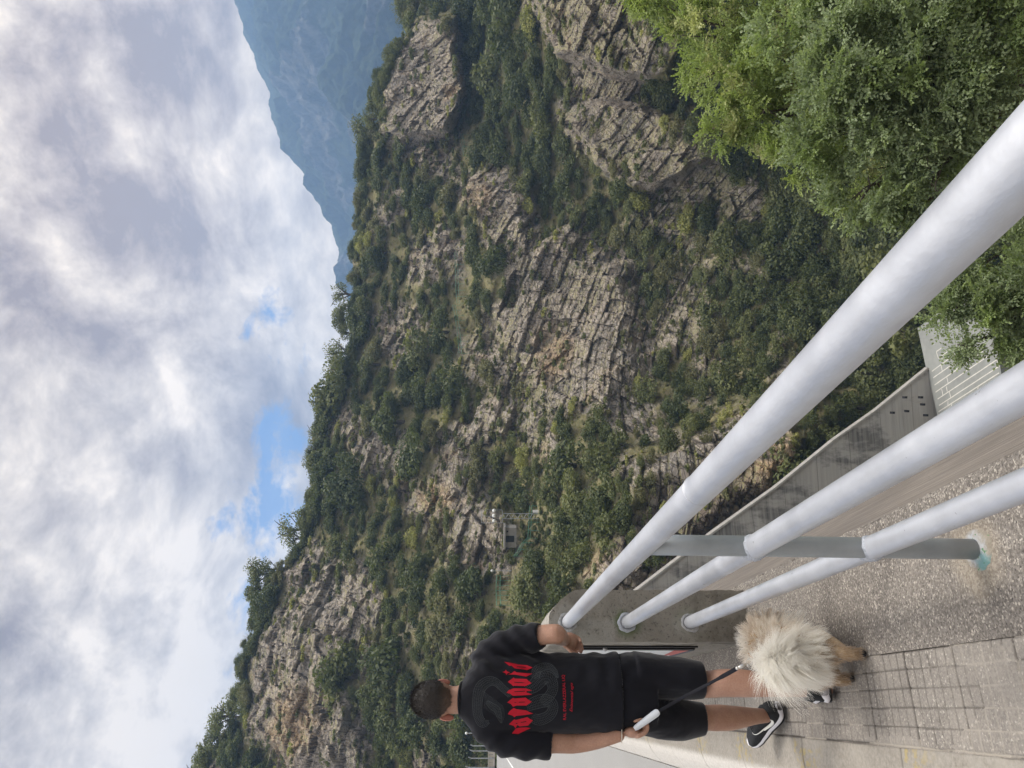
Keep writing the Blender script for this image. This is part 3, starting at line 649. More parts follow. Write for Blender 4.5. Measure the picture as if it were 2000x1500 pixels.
pf = np.array(pf); A, I = np.meshgrid(S, np.arange(len(pf)), indexing='ij'); B = pf[I, 0]; C_ = pf[I, 1]+fbm(np.stack([A*.5, I*3.0, A*0], -1), 2, 5)*.006
me = np_mesh('corbel', W(A, B, C_)-dl, grid_faces(len(S), len(pf)), True); fattr(me, 's', A); fattr(me, 't', B*1.3-C_); link('crest_face', me, CORB, dam)
# wing wall: frontal, its top follows the valley side down to the apron
WT = [(975, 1352, 60), (1060, 1300, 61), (1150, 1225, 62.5), (1252, 1147, 64), (1333, 1085, 65), (1392, 1040, 66), (1452, 997, 66.8), (1515, 952, 67.4), (1629, 859, 68.4), (1710, 802, 69), (1812, 719, 69.8)]
tp = np.array([P(*w_) for w_ in WT]); u = np.linspace(0, 1, len(tp)); uu = np.linspace(0, 1, 120); tp = np.stack([np.interp(uu, u, tp[:, i]) for i in range(3)], -1)
rows = 60; zb = -44.0
V = np.array([tp+np.array([0, 0, 1])*((zb-tp[:, 2:3])*(k/(rows-1))) for k in range(rows)]); V = V+fbm(V/6, 3, 4)[..., None]*np.array([0, -.06, 0])
back = V+np.array([.1, .35, -.05])
me = np_mesh('wing', np.concatenate([V.reshape(-1, 3), back.reshape(-1, 3)])-dl, np.concatenate([grid_faces(rows, 120)[:, ::-1], grid_faces(rows, 120)+rows*120]), True); wing = link('wing_wall', me, DAMC, dam)
mb = MB(); nt = 120
Vc = np.concatenate([tp+np.array(o_) for o_ in ((0, -.14, -.16), (0, -.14, .12), (.1, .30, .10))])-dl
mb.v = [tuple(v) for v in Vc]; mb.f = [(k*nt+i, k*nt+i+1, (k+1)*nt+i+1, (k+1)*nt+i) for k in range(2) for i in range(nt-1)]+[(0, nt, 2*nt, 2*nt)[:3], (nt-1, 3*nt-1, 2*nt-1)]
mb.build('coping', simple('pale_coping', (.36, .34, .31), .9, var=.2, scale=2), wing)
for x, y in ((1798, 776), (1802, 790), (1808, 811), (1767, 776), (1743, 806), (1771, 803)):
    d = 69.3; mb = MB(); mb.box(P(x, y, 68.0)-dl, (.2, .5, .2)); mb.build('drain_hole', BLK, wing)
# apron at the toe with pale mortared joints
AZ = -38.5
ap = [(1792, 641), (1800.5, 680), (1809, 721), (1818, 755), (1829, 803), (1833, 830), (1840, 880), (1990, 800), (1958, 745), (1953, 713), (1949, 684), (1932, 640), (1905, 600), (1880, 575), (1856, 593)]
m = NT('apron_concrete'); p_ = m.pos(); n1 = m.noise(p_, .5, 6, .65); n2 = m.noise(p_, 3, 6, .7)
c = m.mix(m.ramp(n1, [(.35, 0.0), (.65, 1.0)]), (.19, .195, .182), (.245, .25, .232)); c = m.mix(m.ramp(n2, [(.4, 0.0), (.7, .4)]), c, (.27, .27, .25)); c = m.mix(m.ramp(m.noise(p_, .22, 7, .7), [(.62, 0.0), (.66, .8)]), c, (.38, .335, .28)); m.col(c); m.rough(.9); APR = m.m
V = G(np.array([a for a, b in ap]), np.array([b for a, b in ap]), AZ); n = len(V); mb = MB(); Vb_ = V.copy(); Vb_[:, 2] -= 6
mb.add(np.concatenate([V, Vb_]), [tuple(range(n))]+[(i, i+n, (i+1) % n+n, (i+1) % n) for i in range(n)])
apo = mb.build('concrete_apron', APR); tag(apo, 'grey concrete apron with pale joints at the foot of the dam', 'apron')
JL = [((150,340),(610,0),1), ((170,435),(770,5),1), ((190,540),(900,45),1), ((205,645),(1090,35),1), ((235,745),(1110,165),1), ((255,840),(1140,262),1), ((250,930),(1135,362),1), ((272,1000),(1115,472),2.2), ((215,50),(290,0),1), ((245,150),(445,0),1), ((215,50),(245,150),1), ((280,110),(320,205),.9),
 ((285,245),(303,335),1), ((492,220),(517,305),1), ((370,428),(390,515),1), ((295,600),(312,690),1), ((362,560),(376,640),1), ((408,640),(427,730),1), ((387,770),(385,838),1), ((440,820),(430,893),1), ((828,560),(818,655),1), ((1105,170),(1118,225),1)]
mb = MB()
for a, b, wd in JL:
    A_ = G(1800+a[0]/7.5, 680+a[1]/7.5, AZ+.012); B_ = G(1800+b[0]/7.5, 680+b[1]/7.5, AZ+.012); d = B_-A_; d /= np.linalg.norm(d); sd = np.array([-d[1], d[0], 0])*.045*wd
    k = 9; tt = np.linspace(0, 1, k)[:, None]; C0 = A_+(B_-A_)*tt; jit = rng.normal(0, .012, (k, 1)); V = np.concatenate([C0+sd*(1+jit*8), C0-sd*(1-jit*8)]); mb.add(V, [(i, i+1, k+i+1, k+i) for i in range(k-1)])
mb.build('mortar_joint', simple('pale_mortar', (.50, .48, .43), .9, var=.15, scale=3), apo)
# ================================================================ vegetation
def leafmat(name, lo, hi, trans=.3, rough=.55):
    m = NT(name); oi = m.n('ShaderNodeObjectInfo'); a = m.attr('tint'); p_ = m.pos()
    f = m.math('ADD', m.math('MULTIPLY', a, .7), m.math('MULTIPLY', oi.outputs['Random'], .3))
    c = m.mix(m.ramp(f, [(.1, 0.0), (.9, 1.0)]), lo, hi); m.col(c); m.rough(rough); m.b.inputs['Specular IOR Level'].default_value = .25
    tr = m.n('ShaderNodeBsdfTranslucent'); m.l(m.mix(1.0, c, (1.25, 1.35, .7), 'MULTIPLY'), tr.inputs[0]); mx = m.n('ShaderNodeMixShader'); mx.inputs[0].default_value = trans
    m.l(m.b.outputs[0], mx.inputs[1]); m.l(tr.outputs[0], mx.inputs[2]); m.l(mx.outputs[0], m.out.inputs[0]); return m.m
LD = leafmat('dark_leaves', (.050, .066, .023), (.125, .142, .048)); LM = leafmat('green_leaves', (.078, .094, .034), (.185, .195, .070)); LY = leafmat('yellow_green_leaves', (.20, .215, .06), (.38, .36, .125)); LO = leafmat('olive_leaves', (.11, .110, .048), (.205, .195, .088))
BARK = simple('bark', (.085, .07, .055), .9, var=.4, scale=9, bump=.6)
def rdir(n):
    v = rng.normal(size=(n, 3)); return v/np.linalg.norm(v, axis=1)[:, None]
def quads(c, nrm, size, asp=.7):
    """leaf-sized faces: centre, normal, half length"""
    n = len(c); t = np.cross(nrm, rdir(n)); t /= np.linalg.norm(t, axis=1)[:, None]+1e-9; b = np.cross(nrm, t)
    s = np.broadcast_to(size, (n,))[:, None]; w = s*asp
    V = np.stack([c-t*s, c-b*w*.8+nrm*s*.12, c+t*s, c+b*w-nrm*s*.1], 1)
    return V.reshape(-1, 3), np.arange(n*4).reshape(n, 4)
def bush_cloud(lobes, per, size, flat=1.0, seed=0):
    """unit crown: lobes spread through a dome, leaf faces through every lobe"""
    cs = []; ns = []; tn = []; sq = np.array([rng.uniform(.75, 1.3), rng.uniform(.75, 1.3), 1]); lean = np.array([rng.normal(0, .18), rng.normal(0, .18), 0])
    for k in range(lobes):
        d = rdir(1)[0]; d[2] = abs(d[2])*.9-.12; r = rng.uniform(.35, .78); c = d*r*np.array([1, 1, flat])*sq+lean*d[2]; lr = rng.uniform(.14, .44); n = int(per*rng.uniform(.6, 1.4)*(lr/.32)**2)
        u = rdir(n); rad = lr*rng.uniform(.55, 1.05, n)[:, None]; cs.append(c+u*rad*np.array([1, 1, .85])); nn = u*.8+np.array([0, 0, .35])+rng.normal(0, .5, (n, 3)); ns.append(nn/np.linalg.norm(nn, axis=1)[:, None]); tn.append(np.clip(rng.normal(.5, .22)+rng.normal(0, .17, n), 0, 1))
    c = np.concatenate(cs); nn = np.concatenate(ns); t = np.concatenate(tn)
    V, Fq = quads(c, nn, size*rng.uniform(.6, 1.35, len(c))); return V, Fq, t
def cloud_mesh(name, V, Fq, t):
    me = np_mesh(name, V, Fq); fattr(me, 'tint', t, 'FACE'); return me
BUSHV = [bush_cloud(rng.integers(14, 30), 150, .052, rng.uniform(.75, 1.1)) for _ in range(7)]
SMALLV = [bush_cloud(rng.integers(6, 10), 50, .11, rng.uniform(.6, .95)) for _ in range(6)]
BUSHM = [[cloud_mesh('bush_crown', *b) for b in BUSHV] for _ in range(4)]
for ms, mt in zip(BUSHM, (LD, LM, LY, LO)):
    for me in ms: me.materials.append(mt)
# scatter over the gorge wall, following where growth and bare rock lie
cand = []
for y in np.arange(-60, 1560, 7.0):
    for x in np.arange(400, 1990, 7.0):
        xx = x+rng.uniform(-4, 4); yy = y+rng.uniform(-4, 4); X = 1500-yy
        if xx < np.interp(X, _rx, _ry)+4: continue
        if xx > 1085 and yy > 1150: continue
        v = float(veg_at(np.array(xx+rng.normal(0, 6)), np.array(yy+rng.normal(0, 6)))); v = float(sstep(.12, .80, np.array(v)))
        cand.append((xx, yy, v, rng.random()))
cand = np.array(cand); rng.shuffle(cand)
PATHS = [(898, 492), (899, 510), (899, 525), (900, 545), (900, 560), (902, 580), (894, 596), (900, 625), (902, 640), (904, 655), (907, 690), (985, 1124), (984, 1150), (986, 1182), (908, 262), (912, 285), (915, 305), (995, 1115), (975, 1115), (960, 1008), (985, 1008), (1010, 1008), (1040, 1008), (996, 1047), (990, 1035), (996, 1060), (1010, 1075)]
cell = {}; plants = []
for x, y, v, u in cand:
    if v < .06 and u > .05: continue
    if v < .3: r = rng.uniform(4, 10); ok = u < .10+v*.8
    elif v < .62: r = rng.uniform(6, 15); ok = u < .55
    elif v < .93: r = rng.uniform(10, 27)*(1.0 if rng.random() < .75 else 1.25); ok = u < .8
    else: r = rng.uniform(14, 34)*(1.0 if rng.random() < .7 else 1.5); ok = True
    if not ok: continue
    if 925 < x < 1075 and 975 < y < 1085: r = min(r, 7)          # keep the mast, the shed and the path clear
    if min(np.hypot(x-a-4, y-b) for a, b in PATHS) < r+5: continue
    d_ = np.linalg.norm(on_gorge(x, y)-CAM)
    sc_ = np.clip(130/d_, .8, 1.5); r *= sc_**.6
    g = (int(x//40), int(y//40)); bad = False
    for i in (-1, 0, 1):
        for j in (-1, 0, 1):
            for (a, b, rr) in cell.get((g[0]+i, g[1]+j), ()):
                if (a-x)**2+(b-y)**2 < (.62*(r+rr))**2: bad = True; break
    if bad: continue
    cell.setdefault(g, []).append((x, y, r)); plants.append((x, y, r, v))
plants.sort(key=lambda q: -q[2])
KINDS = {0: ('leafy_tree', 'dense dark green leafy tree crowding the shaded gully of the gorge', 'tree', 'dark trees in the gullies of the gorge'),
         1: ('green_bush', 'rounded green bush growing on the steep gorge slope', 'bush', 'green bushes on the gorge slope'),
         2: ('yellow_green_bush', 'yellow green bush on a grassy ledge of the gorge slope', 'bush', 'yellow green bushes on grassy ledges'),
         3: ('olive_bush', 'dull olive bush in a cleft of the bare rock face', 'bush', 'olive bushes on the bare rock')}
NB = 300; big = plants[:NB]; small = plants[NB:]; stems = {}
def gx_(x, y):
    gx = int(np.clip((x-400)//50, 0, 29)); gy = int(np.clip(y//50, 0, 29)); return VEG[gy][gx] if gx < len(VEG[gy]) else 'V'
mb = MB(); mb.tube([(0, 0, -.55), (.03, .02, -.1), (.0, .05, .35)], [.07, .055, .02], 6); STEM = mb.mesh('stem'); STEM.materials.append(BARK)
for x, y, r, v in big:
    k = 0 if v > .88 else (2 if gx_(x, y) == 'g' and rng.random() < .75 else (3 if v < .5 or rng.random() < .25 else (2 if rng.random() < .12 else 1)))
    if k == 0 and rng.random() < .3: k = 1
    p = on_gorge(x, y); R_ = r*np.linalg.norm(p-CAM)/F
    nm, lb, ct, gp = KINDS[k]
    o = empty(nm, p+np.array([0, -.25, .25])*R_, lb, ct, gp) if False else bpy.data.objects.new(nm, None)
    if o.name not in COL.objects: COL.objects.link(o)
    o.location = p+np.array([0, -.25, .2])*R_; o.rotation_euler = (rng.uniform(-.15, .15), rng.uniform(-.15, .15), rng.uniform(0, 6.28)); s_ = R_*1.5
    o.scale = (s_*rng.uniform(.85, 1.2), s_*rng.uniform(.85, 1.2), s_*rng.uniform(.75, 1.15)); tag(o, lb, ct, gp)
    c = bpy.data.objects.new('crown', BUSHM[k][rng.integers(7)]); COL.objects.link(c); c.parent = o
    c = bpy.data.objects.new('trunk' if k == 0 else 'stem', STEM); COL.objects.link(c); c.parent = o
# the many smaller tufts as one mass of undergrowth, one colour slot per kind
VV = []; FF = []; TT = []; MI = []; base = 0
def put(src, p, s, rot, mi):
    global base
    V, Fq, t = src; cz, sz = math.cos(rot), math.sin(rot); Q = V*np.array(s); Q = np.stack([Q[:, 0]*cz-Q[:, 1]*sz, Q[:, 0]*sz+Q[:, 1]*cz, Q[:, 2]], -1)+p
    VV.append(Q); FF.append(Fq+base); base += len(V); TT.append(t); MI.append(np.full(len(Fq), mi))
for x, y, r, v in small:
    p = on_gorge(x, y); R_ = r*np.linalg.norm(p-CAM)/F*1.5; k = 0 if v > .85 else (2 if rng.random() < (.75 if gx_(x, y) == 'g' else .13) else (3 if rng.random() < .45 else 1))
    put((BUSHV if r > 13 else SMALLV)[rng.integers(6)], p+np.array([0, -.2, .12])*R_, (R_*rng.uniform(.8, 1.3), R_*rng.uniform(.8, 1.3), R_*rng.uniform(.6, 1.0)), rng.uniform(0, 6.3), k)
for y in np.arange(-60, 1560, 5.0):                # fringe of scrub along the crest
    xr = float(np.interp(1500-y, _rx, _ry))
    if rng.random() < .72:
        x = xr+rng.uniform(2, 22); r = rng.uniform(6, 17); p = on_gorge(x, y); R_ = r*np.linalg.norm(p-CAM)/F*1.3; put(BUSHV[rng.integers(7)], p+np.array([0, 0, .3])*R_, (R_, R_, R_*rng.uniform(.8, 1.3)), rng.uniform(0, 6.3), int(rng.choice([0, 1, 3], p=[.3, .5, .2])))
nt_ = 0                                            # low tufts of herbs and grass between them
while nt_ < 9500:
    x = rng.uniform(400, 1950); y = rng.uniform(-50, 1540); X = 1500-y
    if x < np.interp(X, _rx, _ry)+2 or (x > 1085 and y > 1150): continue
    v = float(veg_at(np.array(x), np.array(y)))
    v = float(sstep(.2, .85, np.array(v)))
    if rng.random() > (.015+.985*v): continue
    p = on_gorge(x, y); R_ = rng.uniform(1.8, 6.5)*np.linalg.norm(p-CAM)/F; put(SMALLV[rng.integers(6)], p+np.array([0, 0, .1])*R_, (R_*1.2, R_*1.2, R_*.9), rng.uniform(0, 6.3), int(rng.choice([1, 3, 3, 2, 0], p=[.26, .24, .18, .24, .08]))); nt_ += 1
me = np_mesh('undergrowth', np.concatenate(VV), np.concatenate(FF)); fattr(me, 'tint', np.concatenate(TT), 'FACE')
for mt in (LD, LM, LY, LO): me.materials.append(mt)
me.polygons.foreach_set('material_index', np.concatenate(MI).astype(np.int32)); o = link('undergrowth', me); tag(o, kind='stuff')
# trees along the skyline, each with its trunk
RT = [(572,1035,26,1), (583,1052,14,1), (512,1120,24,1), (530,1112,18,1), (500,1150,20,0), (505,1185,18,0), (497,1215,14,0), (640,790,20,1), (622,850,18,1), (612,880,17,0), (615,910,24,0), (625,945,24,0), (618,975,22,0), (608,1005,20,0), (672,575,22,1), (668,625,20,0), (676,650,16,0), (668,690,24,1), (662,720,22,1), (668,752,22,0), (648,815,14,1), (440,1400,24,1), (425,1440,22,0), (410,1470,24,0), (398,1495,22,0), (465,1362,16,0), (455,1385,14,0), (716,255,24,1), (722,285,20,1), (708,330,20,0), (712,375,16,0), (690,500,14,0), (688,540,12,0), (728,232,12,1), (478,1258,8,0), (390,1525,24,1), (790,20,16,1), (800,45,14,0)]
mb = MB(); mb.tube([(0, 0, -1.5), (.03, 0, -.6), (0, .04, 0), (.1, 0, .45)], [.075, .06, .045, .012], 7)
for k in range(5):
    a = k*1.3; mb.tube([(0, 0, -.55+k*.13), (.35*math.cos(a), .35*math.sin(a), -.15+k*.14), (.62*math.cos(a), .62*math.sin(a), .1+k*.12)], [.035, .022, .008], 5)
RTRUNK = mb.mesh('trunk'); RTRUNK.materials.append(BARK)
AIRY = [bush_cloud(rng.integers(14, 20), 60, .045, 1.0) for _ in range(5)]; AIRM = []
for a in AIRY:
    me = cloud_mesh('tree_crown', *a); me.materials.append(LM); AIRM.append(me)
for x, y, r, open_ in RT:
    X = 1500-y; xr = float(np.interp(X, _rx, _ry)); p = on_gorge(xr+10, y); d_ = np.linalg.norm(p-CAM); R_ = r*d_/F
    c = P(x-(5 if open_ else 0), y, (p-CAM)@_f*1.01)
    o = bpy.data.objects.new('skyline_tree', None); COL.objects.link(o); o.location = c; k__ = 1.75 if open_ else 1.45; o.scale = (R_*k__, R_*k__, R_*k__*.95); o.rotation_euler = (0, 0, rng.uniform(0, 6.3))
    tag(o, 'airy tree with light gaps standing on the skyline' if open_ else 'bushy tree closing the skyline of the gorge wall', 'tree', 'airy trees on the skyline' if open_ else 'bushy trees on the skyline')
    for nm, me in (('crown', AIRM[rng.integers(5)] if open_ else BUSHM[1][rng.integers(7)]), ('trunk', RTRUNK)):
        ch = bpy.data.objects.new(nm, me); COL.objects.link(ch); ch.parent = o
# flat-topped pine and the bare twig on the skyline
def lone(name, px, dep, label):
    o = empty(name, P(px[0], px[1], dep), label, 'tree'); return o
dP = float((on_gorge(712, 425)-CAM)@_f); c0 = P(701, 425, dP); k_ = dP/F; pine = empty('pine_tree', c0, 'dark flat topped pine alone on the skyline', 'tree')
mb = MB(); mb.tube([(0, 0, -.9), (.02, 0, .4), (.1, 0, .85)], [.1, .08, .04], 8); mb.build('trunk', BARK, pine)
cs = []; 
for (dx, dz, rr) in ((.0, 1.3, .6), (.55, 1.15, .45), (-.5, .9, .4), (.1, .75, .5), (-.1, 1.5, .4)):
    u = rdir(260); cs.append(np.array([dx, 0, dz])+u*np.array([rr, rr, rr*.45])*rng.uniform(.6, 1, 260)[:, None])
c_ = np.concatenate(cs); V, Fq = quads(c_, rdir(len(c_)), .07, .5); me = cloud_mesh('crown', V, Fq, rng.random(len(c_))); link('crown', me, LD, pine)
dB = float((on_gorge(492, 1248)-CAM)@_f); bt = empty('bare_tree', P(492, 1248, dB), 'small leafless tree on the left skyline', 'tree'); mb = MB()
for k in range(16):
    a = rng.uniform(-.9, .9); e = np.array([math.sin(a)*1.6, rng.uniform(-.5, .5), math.cos(a)*rng.uniform(1.2, 2.0)]); mb.tube([(0, 0, -.3), e*.5+rng.normal(0, .08, 3), e], [.03, .018, .006], 4)
mb.build('branches', simple('dry_twig', (.20, .18, .16), .9), bt)

# ---------------------------------------------------------------- the big broadleaf trees just below the crest
def leaf_spray(nl, ll, wd):
    """a twig with nl leaves; unit about .3 m"""
    Vs = []; Fs = []
    for i in range(nl):
        s = i/(nl-1); base_ = np.array([s*.26, rng.normal(0, .015), -.06*s*s]); sd = 1 if i % 2 else -1; a = sd*rng.uniform(.5, 1.1) if i < nl-1 else rng.normal(0, .2)
        d = np.array([math.cos(a), math.sin(a), rng.uniform(-.45, .2)]); d /= np.linalg.norm(d); n = np.array([rng.normal(0, .35), rng.normal(0, .35), 1.0]); b = np.cross(n, d); b /= np.linalg.norm(b); n = np.cross(d, b); L_ = ll*rng.uniform(.75, 1.2); w = wd*L_
        k = len(Vs); Vs += [base_, base_+d*L_*.32+b*w*.85+n*.008, base_+d*L_*.72+b*w*.8+n*.012, base_+d*L_-n*.012, base_+d*L_*.72-b*w*.8+n*.012, base_+d*L_*.32-b*w*.85+n*.008, base_+d*L_*.5-n*.004]
        Fs += [(k, k+6, k+1, k+1), (k+1, k+6, k+2, k+2), (k+2, k+6, k+3, k+3), (k+3, k+6, k+4, k+4), (k+4, k+6, k+5, k+5), (k+5, k+6, k, k)]
    return np.array(Vs), np.array(Fs)[:, :3]
SPR = [leaf_spray(rng.integers(9, 13), .056, .36) for _ in range(7)]
SPRL = [leaf_spray(rng.integers(10, 14), .050, .42) for _ in range(7)]
def big_tree(name, label, blobs, mat, sprays, dens, base, matt2=None):
    root = empty(name, base, label, 'tree'); b0 = np.array(base, float); VV = []; FF = []; TT = []; MI = []; off = 0; cen = []
    for (x, y, d, r) in blobs:
        c = P(x, y, d)+rng.normal(0, .15, 3); R_ = r*d/F; cen.append((c, R_)); n = int(dens*R_*R_)
        nl = max(3, int(n/26)); u = rdir(nl); u = u[(u[:, 1] < .75)]
        for q in u:                                           # small bunches standing off the limb, gaps between
            bc = c+q*R_*rng.uniform(.62, 1.08); br = rng.uniform(.10, .24)*(.7+.3*R_); m_ = rng.integers(30, 54); tnt = np.clip(rng.normal(.5, .2), 0, 1); mi = 1 if (matt2 is not None and rng.random() < .22) else 0
            for k in range(m_):
                S_, Fs_ = sprays[rng.integers(len(sprays))]; dd = q*.7+np.array([0, -.35, .35])+rng.normal(0, .55, 3); dd /= np.linalg.norm(dd); s2 = np.cross(dd, rng.normal(0, .5, 3)+np.array([0, -.35, .8])); s2 /= np.linalg.norm(s2); n2 = np.cross(dd, s2)
                if n2[2] < 0: n2 = -n2; s2 = -s2
                M_ = np.stack([dd, s2, n2], 1); VV.append(S_@M_.T*rng.uniform(.75, 1.2)+bc+rng.normal(0, br*.7, 3)-b0); FF.append(Fs_+off); off += len(S_); TT.append(np.full(len(Fs_), np.clip(tnt+rng.normal(0, .16), 0, 1))); MI.append(np.full(len(Fs_), mi))
    me = np_mesh('crown', np.concatenate(VV), np.concatenate(FF), True); fattr(me, 'tint', np.concatenate(TT), 'FACE'); o = link('crown', me, [mat]+([matt2] if matt2 is not None else []), root); me.polygons.foreach_set('material_index', np.concatenate(MI).astype(np.int32))
    mid = np.mean([c for c, _ in cen], 0); top = mid-b0; mb = MB(); mb.tube([(0, 0, -.8), (top[0]*.08, top[1]*.08, top[2]*.3), (top[0]*.4, top[1]*.4, top[2]*.65), tuple(top)], [.24, .2, .15, .08], 12)
    for c, R_ in cen:
        e = c-b0; st = np.array([top[0]*.4, top[1]*.4, top[2]*.65])*rng.uniform(.7, 1.1); md = (st+e)/2+rng.normal(0, .2, 3); mb.tube([st, md, e*.95+md*.05, e+rng.normal(0, R_*.4, 3)], [.075, .05, .022, .008], 7)
        for k in range(3):
            q = e+rdir(1)[0]*R_*.85; mb.tube([e*.9+md*.1, (e+q)/2+rng.normal(0, .06, 3), q], [.02, .013, .005], 5)
    mb.build('trunk', BARK, root); return root
LIME = leafmat('lime_leaves', (.20, .26, .085), (.37, .43, .165), .36, .5); GREYG = leafmat('grey_green_leaves', (.16, .205, .105), (.32, .38, .215), .34, .42); GREYB = leafmat('bright_leaves', (.17, .225, .085), (.29, .36, .155), .3, .45); FLW = leafmat('pale_seed_bunch', (.42, .45, .20), (.56, .56, .31), .3, .6)
big_tree('broadleaf_tree', 'lime green broadleaf tree with pale seed bunches, its outer edge against the rocks', [(1262,12,17,46),(1330,40,17,62),(1300,-40,17,60),(1400,70,16.5,70),(1372,150,16.5,48),(1440,160,16,66),(1500,90,16,90),(1408,235,16,42),(1470,235,15.5,62),(1530,235,15.5,66),(1545,300,15.5,46),(1590,150,16,90),(1520,20,16.5,90),(1440,10,17,80),(1595,290,15.5,66),(1610,365,15.5,38),(1660,330,15.5,70),(1640,400,15.5,22),(1580,60,17,95),(1700,250,16,90),(1690,385,15.5,32)], LIME, SPRL, 520, P(1700, 120, 18)*np.array([1, 1, 0])+np.array([0, 0, -15.0]), FLW)
big_tree('oak_tree', 'grey green oak with deep shaded gaps, largest crown behind the top rail', [(1560,60,12.4,70),(1640,40,12,85),(1600,140,12,75),(1690,120,11.6,85),(1740,40,11.6,85),(1640,215,12,70),(1720,215,11.5,80),(1790,130,11.4,85),(1660,290,12,62),(1740,305,11.6,70),(1810,225,11.2,75),(1840,60,11.4,85),(1690,355,12,48),(1770,365,11.8,44),(1830,310,11.4,58),(1890,170,11.2,75),(1920,60,11.2,80),(1960,140,11,60),(1900,260,11.2,50),(1740,400,12,28),(1990,40,11,70),(1850,-50,11.4,90),(1700,-60,12,90)], GREYG, SPR, 900, P(1800, 60, 13)*np.array([1, 1, 0])+np.array([0, 0, -13.0]), GREYB)
big_tree('young_oak', 'lower green oak branch crown hanging over the apron joints, under the top rail', [(1985,470,13,40),(1945,505,13,48),(1990,540,12.6,52),(1920,560,13,44),(1965,590,12.8,48),(1895,590,13.2,34),(1870,605,13.2,24),(1935,635,13,36),(1985,640,12.8,40),(1952,672,13,22),(1905,645,13,20),(1990,690,13,20),(2040,560,12.6,60),(2050,650,12.8,50)], GREYG, SPR, 1000, P(2050, 520, 14)*np.array([1, 1, 0])+np.array([0, 0, -14.0]), GREYB)
# the near bank the trees root in
gx = np.linspace(-1, 34, 50); gy = np.linspace(6, 34, 40); A, B = np.meshgrid(gx, gy); Z = -14.2-.0*B-np.maximum(0, B-14)*.9-np.maximum(0, 3-A)*2+fbm(np.stack([A/4, B/4, A*0], -1), 3, 6)*.6
tag(link('bank', np_mesh('bank', np.stack([A, B, Z], -1), grid_faces(40, 50), True), ROCK), kind='structure'); fattr(bpy.data.meshes['bank'], 'veg', np.ones(2000)); fattr(bpy.data.meshes['bank'], 'crk', np.ones(2000))
# ================================================================ small things on the far slope and at the road's end
STEELG = simple('galvanised_steel', (.34, .35, .35), .5, .3, var=.15, scale=3); GREENP = simple('green_rail_paint', (.10, .26, .17), .5, var=.15, scale=3); LAMPW = simple('white_lamp_glass', (.78, .78, .75), .3, var=.04); CONC = simple('grey_shed_concrete', (.26, .245, .22), .9, var=.25, scale=1.2, bump=.4); DARK = simple('dark_opening', (.02, .02, .02), .8)
def dep(x, y): return float((on_gorge(x, y)-CAM)@_f)
# lattice floodlight mast
d0 = dep(1050, 1008)-3; k = d0/F; b0 = P(1050, 1008, d0)
mast = empty('floodlight_mast', b0, 'grey lattice floodlight mast with three lamps on the path ledge', 'mast'); mb = MB()
def loc0(x, y, dd=0): return P(x, y, d0+dd)-b0
corners = [(1003, -.35), (1013, -.35), (1003, .35), (1013, .35)]
for y, dd in corners: mb.tube([loc0(1052, y, dd), loc0(981, y, dd)], .045, 5)
xs_ = np.linspace(1046, 981, 12)
for i in range(11):
    for dd in (-.35, .35): mb.tube([loc0(xs_[i], 1003 if i % 2 else 1013, dd), loc0(xs_[i+1], 1013 if i % 2 else 1003, dd)], .03, 4)
    for y in (1003, 1013): mb.tube([loc0(xs_[i], y, -.35 if i % 2 else .35), loc0(xs_[i+1], y, .35 if i % 2 else -.35)], .025, 4)
mb.build('lattice', STEELG, mast); mb = MB()
for dd in (-.5, .5):
    for y in (996, 1008, 1021): mb.tube([loc0(981, y, dd), loc0(940, y, dd)], .03, 4)
    for x in (981, 962, 941): mb.tube([loc0(x, 996, dd), loc0(x, 1021, dd)], .03, 4)
mb.build('head_frame', STEELG, mast)
for y in (997, 1007, 1017):
    mb = MB(); mb.ball(loc0(965, y, -.6), (.24, .2, .24), 10, 8); mb.build('lamp', LAMPW, mast, True)
mb = MB(); mb.box(loc0(1046, 998.5, -.6), (.32, .3, .75)); mb.build('control_box', LAMPW, mast)
def railing(name, label, pts, h=1.0, posts=5, mat=GREENP):
    o = empty(name, pts[0], label, 'fence', None); P_ = np.array(pts)-pts[0]; d = np.r_[0, np.cumsum(np.linalg.norm(np.diff(P_, axis=0), axis=1))]
    for hh in (h, h*.5):
        mb = MB(); mb.tube(P_+np.array([0, 0, hh]), .035, 5); mb.build('rail', mat, o)
    for s in np.linspace(0, d[-1], posts):
        p = np.array([np.interp(s, d, P_[:, i]) for i in range(3)]); mb = MB(); mb.tube([p-np.array([0, 0, .8]), p+np.array([0, 0, h])], .03, 5); mb.build('post', mat, o)
    return o
def lift(x, y, dd=-1.2): return P(x, y, dep(x, y)+dd)
railing('path_railing', 'green path railing beside the lattice mast and shed', [P(1043, 988, d0), P(1042, 1020, d0), P(1040, 1050, d0-.5), P(1028, 1062, d0-1.5), P(1018, 1080, d0-2), P(1012, 1086, d0-2)], .62, 8)
railing('path_railing', 'thin green railing along the grassy ledge above the main cliff', [lift(x, y) for x, y in ((898, 492), (899, 525), (900, 560), (902, 592))], 1.0, 9)
railing('path_railing', 'thin green railing bending down the grass right of the main cliff ledge', [lift(x, y) for x, y in ((894, 596), (900, 625), (904, 655), (907, 690))], 1.0, 9)
railing('path_railing', 'thin green railing below the round lamp post', [lift(x, y) for x, y in ((985, 1124), (984, 1150), (986, 1182))], 1.0, 7)
railing('path_railing', 'thin green railing near the white marker pinnacle', [lift(x, y) for x, y in ((908, 262), (912, 285), (915, 305))], 1.0, 6)
